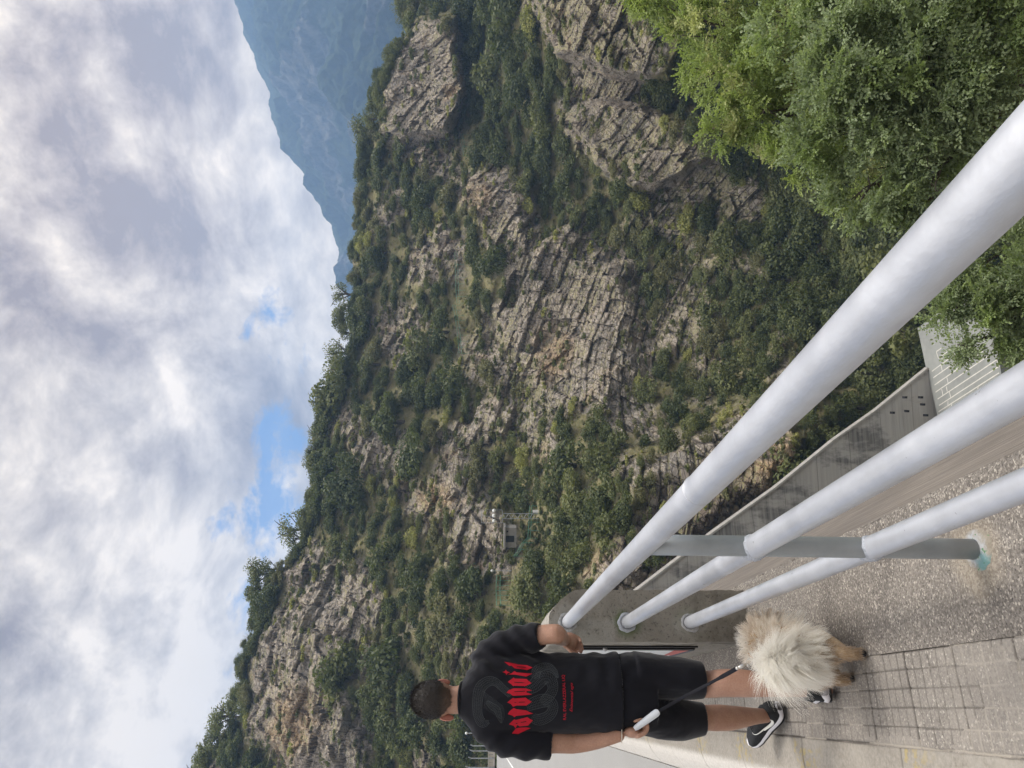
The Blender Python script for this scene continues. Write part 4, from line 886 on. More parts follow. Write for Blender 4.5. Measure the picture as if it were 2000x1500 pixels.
# shed under the rock
sh = empty('shed', P(1000, 1047, d0+1.5), 'small grey concrete shed with dark openings under the rock', 'shed'); c0 = P(1000, 1047, d0+1.5)
mb = MB(); mb.box(P(996, 1047, d0+2)-c0, (2.7, 2.2, 1.7)); mb.build('wall', CONC, sh); mb = MB(); mb.box(P(985.5, 1047, d0+1.8)-c0, (3.1, 2.8, .22)); mb.build('roof', CONC, sh)
for x, y, w_, h_ in ((995, 1050, .5, 1.3), (995, 1056, .35, 1.25), (991, 1038, .22, .22)):
    mb = MB(); mb.box(P(x, y, d0+.88)-c0, (w_, .08, h_)); mb.build('opening', DARK, sh)
# globe lamp
dl_ = dep(993, 1115)-2; lp = empty('lamp_post', P(995, 1115, dl_), 'slim lamp post with one white globe on the slope', 'street lamp'); c0 = P(995, 1115, dl_)
mb = MB(); mb.tube([P(1000, 1115, dl_)-c0, P(963, 1115, dl_)-c0], .05, 6); mb.build('post', STEELG, lp); mb = MB(); mb.ball(P(961, 1115, dl_)-c0, .19, 10, 8); mb.build('globe', LAMPW, lp, True)
# white marker and its umbrella pine on the pinnacle
dm = dep(745, 178); mk = empty('marker', P(730, 176, dm), 'small white marker block on the pinnacle top', 'marker'); mb = MB(); mb.box((0, 0, 0), (.55, .4, .9), bev=.04); mb.box((0, 0, -.55), (.9, .7, .25)); mb.build('block', LAMPW, mk)
up_ = empty('umbrella_pine', P(728, 188, dm+.5), 'low umbrella pine beside the white marker', 'tree'); u = rdir(900); c_ = np.array([0, 0, .5])+u*np.array([2.4, 1.8, .9])*rng.uniform(.6, 1, 900)[:, None]; V, Fq = quads(c_, rdir(900), .22, .5); link('crown', cloud_mesh('crown', V, Fq, rng.random(900)), LD, up_); mb = MB(); mb.tube([(.3, 0, -2.2), (0, 0, .3)], .12, 6); mb.build('trunk', BARK, up_)
# parapet and fence across the end of the road
RD = 86.0; BEIGE = simple('beige_parapet', (.46, .42, .34), .9, var=.15, scale=.8)
def Q(x, y): return P(x, y, RD)
ew = empty('end_wall', Q(966, 1480), 'low beige parapet wall across the end of the road', 'wall'); c0 = Q(966, 1480); mb = MB()
a_ = Q(966, 1408)-c0; b_ = Q(966, 1600)-c0; h_ = .72
for i in range(12):
    p = a_+(b_-a_)*(i+.5)/12; mb.box(p+np.array([0, 0, .33]), (np.linalg.norm(b_-a_)/12-.04, .4, .66))
mb.build('panel', BEIGE, ew); mb = MB(); mb.box((a_+b_)/2+np.array([0, 0, .71]), (np.linalg.norm(b_-a_)+.2, .55, .1)); mb.build('coping', BEIGE, ew); mb = MB(); mb.box((a_+b_)/2+np.array([0, -.35, .10]), (np.linalg.norm(b_-a_), .3, .2)); mb.build('plinth', simple('pale_plinth', (.52, .47, .42), .9), ew)
for i, (y, xt, xb, wy) in enumerate(((1456.7, 919, 956, 'half hidden by the shoulder'), (1466.7, 917, 964, 'second from the shoulder'), (1481, 915, 964, 'third from the shoulder'), (1499, 909, 966, 'farthest from the shoulder'), )):
    o = empty('fence_post', P(xb, y, RD-.6), 'thin bent tip steel post on the end wall, '+wy, 'post', 'bent steel posts on the end wall'); c0 = P(xb, y, RD-.6)
    mb = MB(); mb.tube([(0, 0, 0), P(xt+6, y, RD-.6)-c0, P(xt, y-2.2, RD-.6)-c0], .055, 6); mb.build('post', STEELG, o); mb = MB(); mb.box((0, 0, .3), (.16, .16, .5)); mb.build('foot', STEELG, o)
o = empty('lamp_post', P(930, 1432, RD+2), 'short lamp pole with white head beyond the end wall', 'street lamp'); c0 = P(930, 1432, RD+2); mb = MB(); mb.tube([P(945, 1432, RD+2)-c0, P(912, 1432, RD+2)-c0], .06, 6); mb.build('post', STEELG, o); mb = MB(); mb.ball(P(911, 1432, RD+2)-c0, .16, 8, 6); mb.build('globe', LAMPW, o, True)
# ================================================================ the walking man
T3 = np.array([T2[0], T2[1], 0]); T3 /= np.linalg.norm(T3); N3 = np.array([-T3[1]*-1, 0, 0]); N3 = np.array([T3[1], -T3[0], 0])
def B(x, y, L):
    """point on the sight line of a photograph pixel, L metres ahead along the walkway"""
    v = ray(x, y); return CAM+v*(L/(v@T3))
UP3 = np.array([0, 0, 1.0])
MANO = W(1.45, -.43, 0)
def sect_tube(secs, n=28, cap=True):
    """loft of ellipses: (centre, ra, rb, axis_a, axis_b)"""
    V = []; m = len(secs)
    for c, ra, rb, A_, B_ in secs:
        for k in range(n):
            th = 2*math.pi*k/n; V.append(c+ra*math.cos(th)*A_+rb*math.sin(th)*B_)
    Fs = [(i*n+k, i*n+(k+1) % n, (i+1)*n+(k+1) % n, (i+1)*n+k) for i in range(m-1) for k in range(n)]
    if cap: Fs += [tuple(range(n-1, -1, -1)), tuple(range((m-1)*n, m*n))]
    return V, Fs
def smooth_path(pts, rs, k=6):
    pts = np.array(pts, float); rs = np.array(rs, float); n = len(pts); t = np.arange(n); tt = np.linspace(0, n-1, (n-1)*k+1); out = []; ro = []
    for u in tt:
        i = min(int(u), n-2); f = u-i; p0, p1, p2, p3 = pts[max(i-1, 0)], pts[i], pts[i+1], pts[min(i+2, n-1)]
        out.append(.5*((2*p1)+(-p0+p2)*f+(2*p0-5*p1+4*p2-p3)*f*f+(-p0+3*p1-3*p2+p3)*f**3)); r0, r1, r2, r3 = rs[max(i-1, 0)], rs[i], rs[i+1], rs[min(i+2, n-1)]
        ro.append(.5*((2*r1)+(-r0+r2)*f+(2*r0-5*r1+4*r2-r3)*f*f+(-r0+3*r1-3*r2+r3)*f**3))
    return np.array(out), np.array(ro)
def remeshed(mb, name, voxel, smooth_it=4, fac=.5):
    me = mb.mesh(name+'_raw'); o = bpy.data.objects.new(name+'_raw', me); COL.objects.link(o)
    r = o.modifiers.new('r', 'REMESH'); r.mode = 'VOXEL'; r.voxel_size = voxel
    if smooth_it:
        s = o.modifiers.new('s', 'SMOOTH'); s.iterations = smooth_it; s.factor = fac
    dg = bpy.context.evaluated_depsgraph_get(); dg.update(); out = bpy.data.meshes.new_from_object(o.evaluated_get(dg)); out.name = name
    bpy.data.objects.remove(o); bpy.data.meshes.remove(me); out.polygons.foreach_set('use_smooth', np.ones(len(out.polygons), dtype=bool)); return out
def get_co(me):
    a = np.zeros(len(me.vertices)*3, np.float32); me.vertices.foreach_get('co', a); return a.reshape(-1, 3).astype(float)
def get_no(me):
    a = np.zeros(len(me.vertices)*3, np.float32); me.vertices.foreach_get('normal', a); return a.reshape(-1, 3).astype(float)
def set_co(me, V): me.vertices.foreach_set('co', np.ascontiguousarray(V, dtype=np.float32).ravel()); me.update()
def limb(mb, pts, rs, n=18, k=6):
    q, r = smooth_path(pts, rs, k); mb.tube(q, r, n)
    mb.ball(q[0], r[0], 12, 8); mb.ball(q[-1], r[-1], 12, 8)
LT = 3.60
# --- body
mb = MB()
hc = B(846, 1366, LT+.01)
mb.ball(hc+.012*T3*-1-UP3*.006, (.0765, .094, .090), 28, 18, np.stack([N3, T3, UP3], 1))                       # cranium
mb.ball(hc+T3*.035-UP3*.055, (.060, .062, .075), 20, 14, np.stack([N3, T3, UP3], 1))                  # face and jaw
mb.ball(hc+T3*.070-UP3*.098, (.030, .024, .022), 12, 8, np.stack([N3, T3, UP3], 1))                   # chin
mb.tube([hc+T3*.088-UP3*.005, hc+T3*.112-UP3*.045], [.008, .016], 10)                                # nose
for sg in (-1, 1): mb.ball(hc+T3*.078+N3*.031*sg-UP3*.012, (.017, .012, .011), 10, 8, np.stack([N3, T3, UP3], 1))  # brow and eye
mb.ball(hc+T3*.087-UP3*.074, (.024, .010, .010), 10, 8, np.stack([N3, T3, UP3], 1))                   # lips
limb(mb, [B(868, 1367, LT+.01), B(893, 1367, LT-.01), B(925, 1362, LT-.005)], [.058, .057, .070])     # neck
mb.add(*sect_tube([(B(930, 1356, LT), .060, .05, N3, T3), (B(950, 1352, LT), .145, .078, N3, T3), (B(1000, 1351, LT), .150, .095, N3, T3), (B(1100, 1351, LT), .135, .085, N3, T3), (B(1180, 1351, LT), .140, .095, N3, T3), (B(1235, 1351, LT), .14, .10, N3, T3)]))
# left arm (holds the leash), right arm (swings, elbow back)
limb(mb, [B(962, 1425, LT), B(1020, 1450, LT-.01), B(1085, 1450, LT+.0), B(1122, 1451, LT+.01), B(1165, 1446, LT-.02), B(1208, 1437, LT-.05)], [.046, .048, .043, .0415, .035, .0255])
limb(mb, [B(962, 1280, LT), B(1010, 1250, LT-.02), B(1060, 1240, LT-.07), B(1086, 1238, LT-.10)], [.046, .048, .043, .042])
limb(mb, [B(1086, 1238, LT-.10), B(1090, 1241, LT-.04), B(1096, 1246, LT+.06), B(1103, 1250, LT+.13)], [.042, .040, .035, .0265])
# right hand: palm towards us, fingers hanging half curled
Lh = LT+.15
mb.ball(B(1112, 1252, Lh), (.040, .018, .042), 16, 10, np.stack([N3, T3, UP3], 1))
for i, (y0, y1, ln_) in enumerate(((1239, 1252, 0), (1247, 1260, 3), (1256, 1267, 4), (1265, 1273, 1))):
    limb(mb, [B(1113, y0+1, Lh+.004), B(1123, y0+4, Lh+.016), B(1131+ln_*.4, (y0+y1)/2+2, Lh+.006), B(1134+ln_, y1+1, Lh-.022)], [.0105, .0098, .0088, .0070], 10, 4)
limb(mb, [B(1108, 1262, Lh), B(1117, 1272, Lh-.012), B(1126, 1276, Lh-.02)], [.014, .011, .0085], 10, 4)
# left hand: closed round the leash handle
Lg = LT-.06
mb.ball(B(1236, 1430, Lg+.01), (.023, .040, .040), 16, 10, np.stack([N3, T3, UP3], 1))
for i in range(4):
    Lf = Lg-.042+.023*i; dx = -3.5*i; s_ = [.85, 1, 1.04, .98][i]
    limb(mb, [B(1248+dx*.6, 1437, Lf), B(1261+dx*.6, 1430, Lf), B(1264+dx*.8, 1417, Lf), B(1255+dx, 1406, Lf), B(1243+dx, 1408, Lf)], [.0115*s_, .0108*s_, .0100*s_, .0092*s_, .0075*s_], 10, 4)
limb(mb, [B(1226, 1430, Lg+.035), B(1232, 1416, Lg+.045), B(1243, 1410, Lg+.03), B(1252, 1412, Lg+.012)], [.015, .0125, .0105, .008], 10, 4)
# legs
RAn = B(1598, 1347, 3.37); LAn = B(1497, 1398, 3.97)
limb(mb, [B(1240, 1318, LT), B(1310, 1326, LT-.01), B(1372, 1336, LT-.03), B(1415, 1334, LT-.09), B(1460, 1335, LT-.13), B(1535, 1341, LT-.19), RAn], [.070, .066, .056, .057, .055, .040, .031], 20)
limb(mb, [B(1240, 1390, LT+.02), B(1310, 1402, LT+.10), B(1372, 1402, LT+.19), B(1400, 1402, LT+.21), B(1430, 1402, LT+.245), B(1470, 1399, LT+.31), LAn], [.066, .062, .055, .057, .053, .038, .031], 20)
mb.ball(RAn+np.array([0, 0, -.03]), (.028, .03, .03)); mb.ball(LAn+np.array([0, 0, -.03]), (.028, .03, .03))
m = NT('skin'); p_ = m.pos(); n1 = m.noise(p_, 14, 6, .6); n2 = m.noise(p_, 160, 3, .6)
m.col(m.mix(m.ramp(n2, [(.35, .35), (.6, 0.0)]), m.mix(m.ramp(n1, [(.3, 0.0), (.7, 1.0)]), (.33, .18, .122), (.43, .255, .18)), (.25, .135, .095))); m.rough(.55); m.b.inputs['Subsurface Weight'].default_value = .12; m.b.inputs['Subsurface Radius'].default_value = (.012, .005, .003); m.b.inputs['Subsurface Scale'].default_value = 1.0; m.bump(n2, .12, .002); SKIN = m.m
man = empty('person', MANO, 'man seen from behind in black printed t-shirt and black shorts walking with a leash', 'person')
man_inv = Matrix.Translation(-Vector(MANO))
def manpart(name, me, mat, parent=None):
    me.transform(man_inv) if parent is None or parent is man else me.transform(man_inv)
    return link(name, me, mat, parent or man)
bme = remeshed(mb, 'body', .0035, 3)
body = manpart('body', bme, SKIN)
# ears
for sg, px in ((1, (866, 1334)), (-1, (873, 1401))):
    mb = MB(); c = B(px[0], px[1], LT+.0); ax = (N3*sg*.75-T3*.55); ax /= np.linalg.norm(ax); ay = UP3*.97-T3*.2; ay /= np.linalg.norm(ay); az = np.cross(ax, ay)
    mb.ball(c, (.0150, .029, .006), 20, 12, np.stack([ax, ay, az], 1)); mb.tube([c+ax*.0150*math.cos(a)+ay*.029*math.sin(a)-az*.001 for a in np.linspace(-1.3, 2.9, 16)], .0038, 8); e_ = mb.mesh('ear'); e_.polygons.foreach_set('use_smooth', np.ones(len(e_.polygons), dtype=bool))
    manpart('ear', e_, simple('ear_skin', (.50, .22, .17), .5, var=.15, scale=60), body)
# hair: a cap over the cranium plus short cropped strands
m = NT('dark_hair'); p_ = m.pos(); n1 = m.noise(p_, 240, 4, .7); m.col(m.mix(m.math('MULTIPLY', m.attr('fade'), .55), m.mix(n1, (.013, .011, .010), (.045, .036, .031)), (.20, .125, .09))); m.rough(.5); m.bump(n1, .6, .003); HC = m.m
Rh = np.stack([N3, T3, UP3], 1)
def hair_ok(d):
    """d: unit direction from the head centre in (right, forward, up)"""
    back = -d[..., 1]; side = np.abs(d[..., 0]); low = np.where(back > 0, -.62+.62*np.clip(side-.35, 0, 1)**1.1, -.62+.23+1.05*np.clip(d[..., 1], 0, 1)); low = np.where((side > .62) & (back > -.2), np.maximum(low, -.12+.2*(back < .25)), low)
    return d[..., 2] > low
bv = get_co(bme)+MANO; bn = get_no(bme); hl_ = bv-(hc-.012*T3); ha, hb, hz_ = hl_@N3, hl_@T3, hl_@UP3
def hair_mask(ha, hb, hz_, nz=0):
    side = np.abs(ha); back = -hb
    nape = -.083+1.05*np.clip(side-.022, 0, 1)                                   # lowest at the middle of the neck
    low = np.where(back > .0, nape, -.01+.75*np.clip(hb, 0, 1)); low = np.where((back <= .018) & (side > .055), np.maximum(low, -.022+.0*side), low); low = np.where(hb > .05, np.maximum(low, .035+.4*(hb-.05)), low)
    return hz_+nz > low
nz_ = fbm(bv*70, 2, 4)*.008; okv = hair_mask(ha, hb, hz_, nz_) & (hz_ > -.1) & (np.hypot(ha, hb) < .13)
fcs = np.zeros(len(bme.polygons)*4, np.int32) if all(len(p.vertices) == 4 for p in bme.polygons) else None
fl = [tuple(p.vertices) for p in bme.polygons]; fl = np.array([f for f in fl if len(f) == 4]); fl = fl[okv[fl].all(1)]
used = np.unique(fl); remap = np.full(len(bv), -1); remap[used] = np.arange(len(used)); thick = .002+.0045*sstep(-.02, .085, hz_[used])+.0018*fbm(bv[used]*60, 2, 5)
Vh = bv[used]+bn[used]*thick[:, None]; hme = np_mesh('hair', Vh, remap[fl], True); fattr(hme, 'fade', sstep(-.020, -.075, hz_[used])); hair = manpart('hair', hme, HC)
def strands(roots, dirs, length, width, curl, tint, seg=4, grav=0.0, lock=0, hold=.65):
    n = len(roots); t = np.linspace(0, 1, seg+1); d = dirs/np.linalg.norm(dirs, axis=1)[:, None]; sd = np.cross(d, rdir(n)); sd /= np.linalg.norm(sd, axis=1)[:, None]+1e-9; cv = rdir(n)*curl
    length = np.broadcast_to(length, (n,)); P_ = roots[:, None]+d[:, None]*(t[None, :, None]*length[:, None, None])+cv[:, None]*(t**2)[None, :, None]*length[:, None, None]; P_[..., 2] -= (grav*(t**2))[None]*length[:, None]
    if lock:                                       # hairs draw together into tapering locks
        sidx = rng.choice(n, lock, replace=False); key = roots+d*length[:, None]*.35; ks = key[sidx]; near = np.empty(n, int)
        for i in range(0, n, 2000): near[i:i+2000] = ((key[i:i+2000, None]-ks[None])**2).sum(-1).argmin(1)
        P_ = P_+(P_[sidx][near]-P_)*(hold*t**1.3)[None, :, None]
    w = (np.broadcast_to(width, (n,))[:, None]*(1-.85*t[None]**1.5))[..., None]*sd[:, None]*.5
    V = np.stack([P_-w, P_+w], 2).reshape(n, -1, 3); k = np.arange(seg)*2; Fq = np.stack([k, k+1, k+3, k+2], -1); Fq = (np.arange(n)*(seg+1)*2)[:, None, None]+Fq[None]
    return V.reshape(-1, 3), Fq.reshape(-1, 4), np.repeat(tint, seg)
k_ = rng.integers(len(used), size=9000); rt = Vh[k_]; rz = hz_[used][k_]; topw = sstep(.0, .09, rz); dr = bn[used][k_]*.7-T3*(.75*topw-.1)[:, None]-UP3*(1.0-1.1*topw)[:, None]+rng.normal(0, .25, (9000, 3))
V, Fq, tt = strands(rt, dr, .004+.011*topw**1.5, .0010, .35, rng.random(len(rt)), 3); me = np_mesh('strands', V, Fq); fattr(me, 'fade', np.repeat(sstep(-.02, -.075, rz), 8)); manpart('cropped_strands', me, HC, hair)
# --- shirt
mb = MB()
mb.add(*sect_tube([(B(900, 1366, LT-.0), .070, .074, N3, T3), (B(908, 1364, LT-.0), .088, .084, N3, T3), (B(918, 1360, LT), .122, .094, N3, T3), (B(930, 1355, LT), .160, .104, N3, T3), (B(945, 1353, LT), .186, .112, N3, T3), (B(972, 1352, LT), .184, .120, N3, T3), (B(1010, 1351, LT), .170, .124, N3, T3), (B(1060, 1352, LT), .162, .124, N3, T3), (B(1120, 1353, LT), .163, .124, N3, T3), (B(1170, 1354, LT), .168, .128, N3, T3), (B(1209, 1354, LT), .171, .130, N3, T3)], 40))
def sleeve(pts, rs): q, r = smooth_path(pts, rs, 6); mb.tube(q, r, 24); mb.ball(q[0], r[0], 16, 10)
sleeve([B(953, 1416, LT), B(975, 1436, LT), B(1020, 1450, LT-.005), B(1076, 1456, LT-.005)], [.072, .071, .062, .0555])
sleeve([B(953, 1288, LT), B(975, 1270, LT-.005), B(1015, 1250, LT-.025), B(1057, 1241, LT-.07)], [.072, .073, .065, .0555])
shm = remeshed(mb, 'shirt', .006, 6); V = get_co(shm); Nn = get_no(shm)
loc_ = V-MANO; a_ = loc_@N3; b_ = loc_@T3; z_ = loc_[:, 2]
q = np.stack([a_*9+b_*5+.6*z_*6, b_*9, z_*4.0], -1); f1_ = fbm(q, 4, 15)*.0095
sgn = np.where(a_ > 0, 1, -1); dg_ = z_*1.0-np.abs(a_)*1.2                                       # drag folds from shoulder to armpit
f2_ = np.sin(dg_*62+fbm(q*.8, 2, 16)*2.4)*.0052*sstep(.09, .15, np.abs(a_))*sstep(1.1, 1.22, z_)
f3_ = np.sin(z_*70+a_*18+fbm(q, 2, 18)*2.5)*.0042*sstep(1.15, .95, z_)*sstep(.03, .14, np.abs(a_))
eL = B(1076, 1456, LT-.005); eR = B(1057, 1241, LT-.07); calm = sstep(.03, .09, np.linalg.norm(V-eL, axis=1))*sstep(.03, .09, np.linalg.norm(V-eR, axis=1))*sstep(.0, .05, V[:, 2]-B(1207, 1351, LT)[2]+.012)
V = V+Nn*((f1_+f2_+f3_)*(.15+.85*calm)+.002)[:, None]; set_co(shm, V)
# open the hem and the sleeve ends
bm = bmesh.new(); bm.from_mesh(shm); kill = []
eL = B(1076, 1456, LT-.005); dL = eL-B(1020, 1450, LT-.005); dL /= np.linalg.norm(dL); eR = B(1057, 1241, LT-.07); dR = eR-B(1015, 1250, LT-.025); dR /= np.linalg.norm(dR); zh = B(1207, 1351, LT)[2]
for f in bm.faces:
    c = np.array(f.calc_center_median()); n_ = np.array(f.normal)
    if (abs((c-eL)@dL) < .010 and n_@dL > .6 and np.linalg.norm(c-eL) < .052) or (abs((c-eR)@dR) < .010 and n_@dR > .6 and np.linalg.norm(c-eR) < .048) or (c[2] < zh+.012 and n_[2] < -.5): kill.append(f)
bmesh.ops.delete(bm, geom=kill, context='FACES'); bm.to_mesh(shm); bm.free()
shirt_bvh_V = [Vector(v.co) for v in shm.vertices]; BVHS = BVHTree.FromPolygons(shirt_bvh_V, [tuple(p.vertices) for p in shm.polygons])
m = NT('black_cotton'); p_ = m.pos(); n1 = m.noise(p_, 420, 2, .5); n2 = m.noise(p_, 6, 5, .6)
m.col(m.mix(m.ramp(n2, [(.35, 0.0), (.65, 1.0)]), (.0055, .0055, .0085), (.0095, .0095, .0135))); m.rough(.85); m.b.inputs['Sheen Weight'].default_value = .17; m.b.inputs['Sheen Roughness'].default_value = .45; m.b.inputs['Specular IOR Level'].default_value = .15; m.bump(n1, .25, .002); COT = m.m
shirt = manpart('shirt', shm, COT); so_ = shirt.modifiers.new('thick', 'SOLIDIFY'); so_.thickness = .002; so_.offset = -1
mb = MB(); cz = B(903, 1366, LT); mb.tube([cz+.070*math.cos(t)*N3+.074*math.sin(t)*T3+UP3*(.002-.012*math.sin(t)) for t in np.linspace(0, 2*math.pi, 41)], .0055, 8); me = mb.mesh('collar'); manpart('collar', me, COT, shirt)
# --- shirt print: laid on the cloth of the back
def on_shirt(x, y, lift=.0016):
    v = ray(x, y); v = v/np.linalg.norm(v); h = BVHS.ray_cast(Vector(CAM), Vector(v))
    return (np.array(h[0])-v*lift) if h[0] is not None else None
ZX, ZY, ZS = 920, 1280, 9.375
def print_poly(mb, polys):
    for poly in polys:
        bm = bmesh.new(); vs = [bm.verts.new((x, y, 0)) for x, y in poly]; f = bm.faces.new(vs); bmesh.ops.triangulate(bm, faces=[f])
        for _ in range(2): bmesh.ops.subdivide_edges(bm, edges=[e for e in bm.edges if e.calc_length() > 26], cuts=1, use_grid_fill=False); bmesh.ops.triangulate(bm, faces=bm.faces[:])
        V = []; good = True
        for v in bm.verts:
            h = on_shirt(ZX+v.co.x/ZS, ZY+v.co.y/ZS)
            if h is None: good = False; break
            V.append(h)
        bm.verts.index_update()
        if good: mb.add(V, [[v.index for v in f.verts] for f in bm.faces])
        bm.free()
RED = simple('red_print', (.42, .008, .022), .6, var=.08, scale=60, spec=.2)
LET = [
 # d
 [[(608,118),(690,128),(830,158),(860,168),(1025,180),(1128,222),(1022,272),(985,262),(800,238),(768,212),(820,205),(838,212),(1005,225),(1012,210),(985,205),(830,190),(740,185),(700,190)]],
 # i with its star
 [[(640,258),(655,292),(715,312),(668,328),(645,362),(630,326),(572,304),(622,290)], [(672,345),(740,330),(795,286),(830,310),(1015,325),(1122,335),(1010,388),(975,372),(800,352),(720,352)]],
 # o
 [[(672,486),(782,404),(800,425),(1018,432),(1055,470),(1110,508),(1000,562),(790,556),(772,566),(740,530)]],
 # n
 [[(690,640),(770,604),(1000,604),(1118,644),(1020,655),(1010,675),(1120,718),(1030,726),(800,728),(768,742),(720,704),(648,684),(755,674),(775,660),(795,662),(800,652),(700,655)]],
 # a
 [[(662,862),(768,776),(800,790),(1000,774),(1040,806),(1112,850),(1010,920),(840,918),(815,880),(800,900),(768,940),(730,890)]],
 # r
 [[(705,1024),(780,962),(830,985),(985,1004),(900,1016),(800,1026),(805,1044),(1015,1010),(1060,1036),(1140,1066),(1000,1090),(820,1110),(795,1134),(760,1104),(674,1076),(780,1056),(790,1044)]],
 # a
 [[(694,1262),(790,1170),(820,1184),(1030,1130),(1070,1160),(1132,1190),(1045,1285),(890,1302),(850,1274),(832,1300),(815,1335),(780,1290)]],
 # p (its bowl, wrapped into the sleeve fold)
 [[(748,1430),(822,1336),(870,1326),(1000,1318),(1092,1332),(1000,1375),(860,1440)]]]
SLIT = [[(782,484),(930,492),(992,500),(930,506),(800,498)], [(786,660),(985,650),(990,662),(800,672)], [(870,852),(990,848),(985,860),(880,864)], [(780,856),(830,860),(824,872),(800,866)], [(905,1222),(1015,1204),(1010,1220),(915,1234)], [(812,1242),(855,1238),(850,1252),(825,1254)], [(840,200),(1010,214),(1000,224),(840,212)]]
mb = MB()
for L_ in LET: print_poly(mb, L_)
pr = manpart('red_lettering', mb.mesh('red_lettering'), RED, shirt)
mb = MB(); on_s0 = on_shirt
def print_poly2(mb, polys, lift):
    for poly in polys:
        V = [on_shirt(ZX+x/ZS, ZY+y/ZS, lift) for x, y in poly]
        if all(v is not None for v in V): mb.add(V, [tuple(range(len(V)))])
print_poly2(mb, SLIT, .0024); manpart('letter_slits', mb.mesh('letter_slits'), COT, pr)
GREYP = simple('grey_print', (.072, .083, .087), .7, var=.2, scale=90)
mb = MB()
def wire(pts, wd=.00055):
    V = []; pts = [on_shirt(ZX+x/ZS, ZY+y/ZS, .0010) for x, y in pts]
    if any(p is None for p in pts) or len(pts) < 2: return
    pts = np.array(pts); t = np.gradient(pts, axis=0); v = np.cross(t, pts-CAM); v /= np.linalg.norm(v, axis=1)[:, None]+1e-9
    n = len(pts); mb.add(np.concatenate([pts+v*wd/2, pts-v*wd/2]), [(i, i+1, n+i+1, n+i) for i in range(n-1)])
def snake(path, r0, step, arcb, longs=5):
    q, r = smooth_path(path, r0, 16); d = np.r_[0, np.cumsum(np.linalg.norm(np.diff(q, axis=0), axis=1))]; s = np.arange(0, d[-1], step); C_ = np.stack([np.interp(s, d, q[:, 0]), np.interp(s, d, q[:, 1])], -1); rr = np.interp(s, d, r); t = np.gradient(C_, axis=0); t /= np.linalg.norm(t, axis=1)[:, None]; nn = np.stack([-t[:, 1], t[:, 0]], -1)
    for i in range(len(s)): wire([C_[i]+nn[i]*rr[i]*u+t[i]*arcb*rr[i]*(1-u*u) for u in np.linspace(-1, 1, 7)])
    for u in np.linspace(-1, 1, longs): wire(C_+nn*(rr*u)[:, None]+t*(arcb*rr*(1-u*u))[:, None], .0009 if abs(u) == 1 else .0005)
snake([(330,1215),(210,1240),(125,1080),(120,820),(170,600),(310,480),(450,490),(590,610),(720,720)], [26,80,80,90,100,90,70,60,60], 26, .4, 6)
snake([(560,1240),(520,1130),(470,990),(380,930),(290,850)], [10,40,60,56,30], 26, .3, 4)
for k in range(17): wire([(220+k*22+30*math.sin(v*3.1)+12*v, 640+k*17+v*(330-k*3)) for v in np.linspace(0, 1, 9)])
snake([(1590,415),(1545,300),(1450,215),(1330,205),(1210,270),(1170,400)], [14,34,50,66,80,80], 28, .35, 5)
snake([(1010,640),(1150,560),(1300,420),(1440,430),(1500,600),(1420,760),(1300,850)], [80,120,130,110,90,90,90], 30, .35, 6)
snake([(1000,950),(1150,880),(1320,830),(1460,860),(1500,980),(1420,1110),(1250,1180),(1120,1140)], [80,110,120,100,90,95,100,80], 30, .35, 6)
manpart('snake_print', mb.mesh('snake_print'), GREYP, shirt)
def print_text(txt, x0, y0, x1, y1, hpx, shear, nm):
    cu = bpy.data.curves.new(nm, 'FONT'); cu.body = txt; cu.size = 1; cu.shear = shear; cu.resolution_u = 2; o = bpy.data.objects.new(nm, cu); COL.objects.link(o)
    dg = bpy.context.evaluated_depsgraph_get(); dg.update(); tm = bpy.data.meshes.new_from_object(o.evaluated_get(dg)); bpy.data.objects.remove(o); bpy.data.curves.remove(cu)
    V = get_co(tm); w_ = V[:, 0].max(); out = []
    for x, y, _ in V:
        u = x/w_; px = x0+(x1-x0)*u-y*hpx/.7; py = y0+(y1-y0)*u; h = on_shirt(px+1.2*math.sin(u*3.14), py); out.append(h if h is not None else B(px, py, LT-.13))
    set_co(tm, np.array(out)); tm.name = nm; manpart(nm, tm, RED, shirt)
print_text('RAL EVERLAZZERAL LIQ', 1105.5, 1406.5, 1102.5, 1318, 5.6, 0, 'small_lettering')
print_text('Existential ego', 1117.5, 1391, 1118.5, 1334, 5.2, .45, 'script_lettering')
# --- shorts
mb = MB()
mb.add(*sect_tube([(B(1192, 1351, LT), .150, .112, N3, T3), (B(1225, 1351, LT), .158, .120, N3, T3), (B(1255, 1351, LT+.01), .160, .122, N3, T3), (B(1275, 1351, LT+.01), .158, .115, N3, T3)], 36))
def leg(pts, ra, rb):
    q, r = smooth_path(pts, ra, 5); q2, r2 = smooth_path(pts, rb, 5); mb.add(*sect_tube([(q[i], r[i], r2[i], N3, T3) for i in range(len(q))], 30))
leg([B(1240, 1317, LT), B(1290, 1324, LT-.005), B(1335, 1327, LT-.02), B(1371, 1328, LT-.03)], [.094, .092, .087, .0775], [.115, .110, .104, .097])
leg([B(1240, 1392, LT+.02), B(1290, 1400, LT+.07), B(1335, 1405, LT+.13), B(1374, 1404, LT+.18)], [.090, .089, .084, .070], [.112, .108, .102, .092])
srm = remeshed(mb, 'shorts', .006, 5); V = get_co(srm); Nn = get_no(srm); l_ = V-MANO; q = np.stack([l_@N3*10, l_@T3*8, l_[:, 2]*5], -1); dg_ = l_[:, 2]*40+l_@N3*30
hem_ = np.minimum(sstep(0, .10, V[:, 2]-B(1371, 1328, LT-.03)[2]), sstep(0, .10, V[:, 2]-B(1374, 1404, LT+.18)[2])); V = V+Nn*(.1+.9*hem_)[:, None]*(fbm(q, 4, 25)*.011+np.sin(dg_+fbm(q, 2, 26)*3)*.005*sstep(.75, .9, l_[:, 2]))[:, None]; set_co(srm, V)
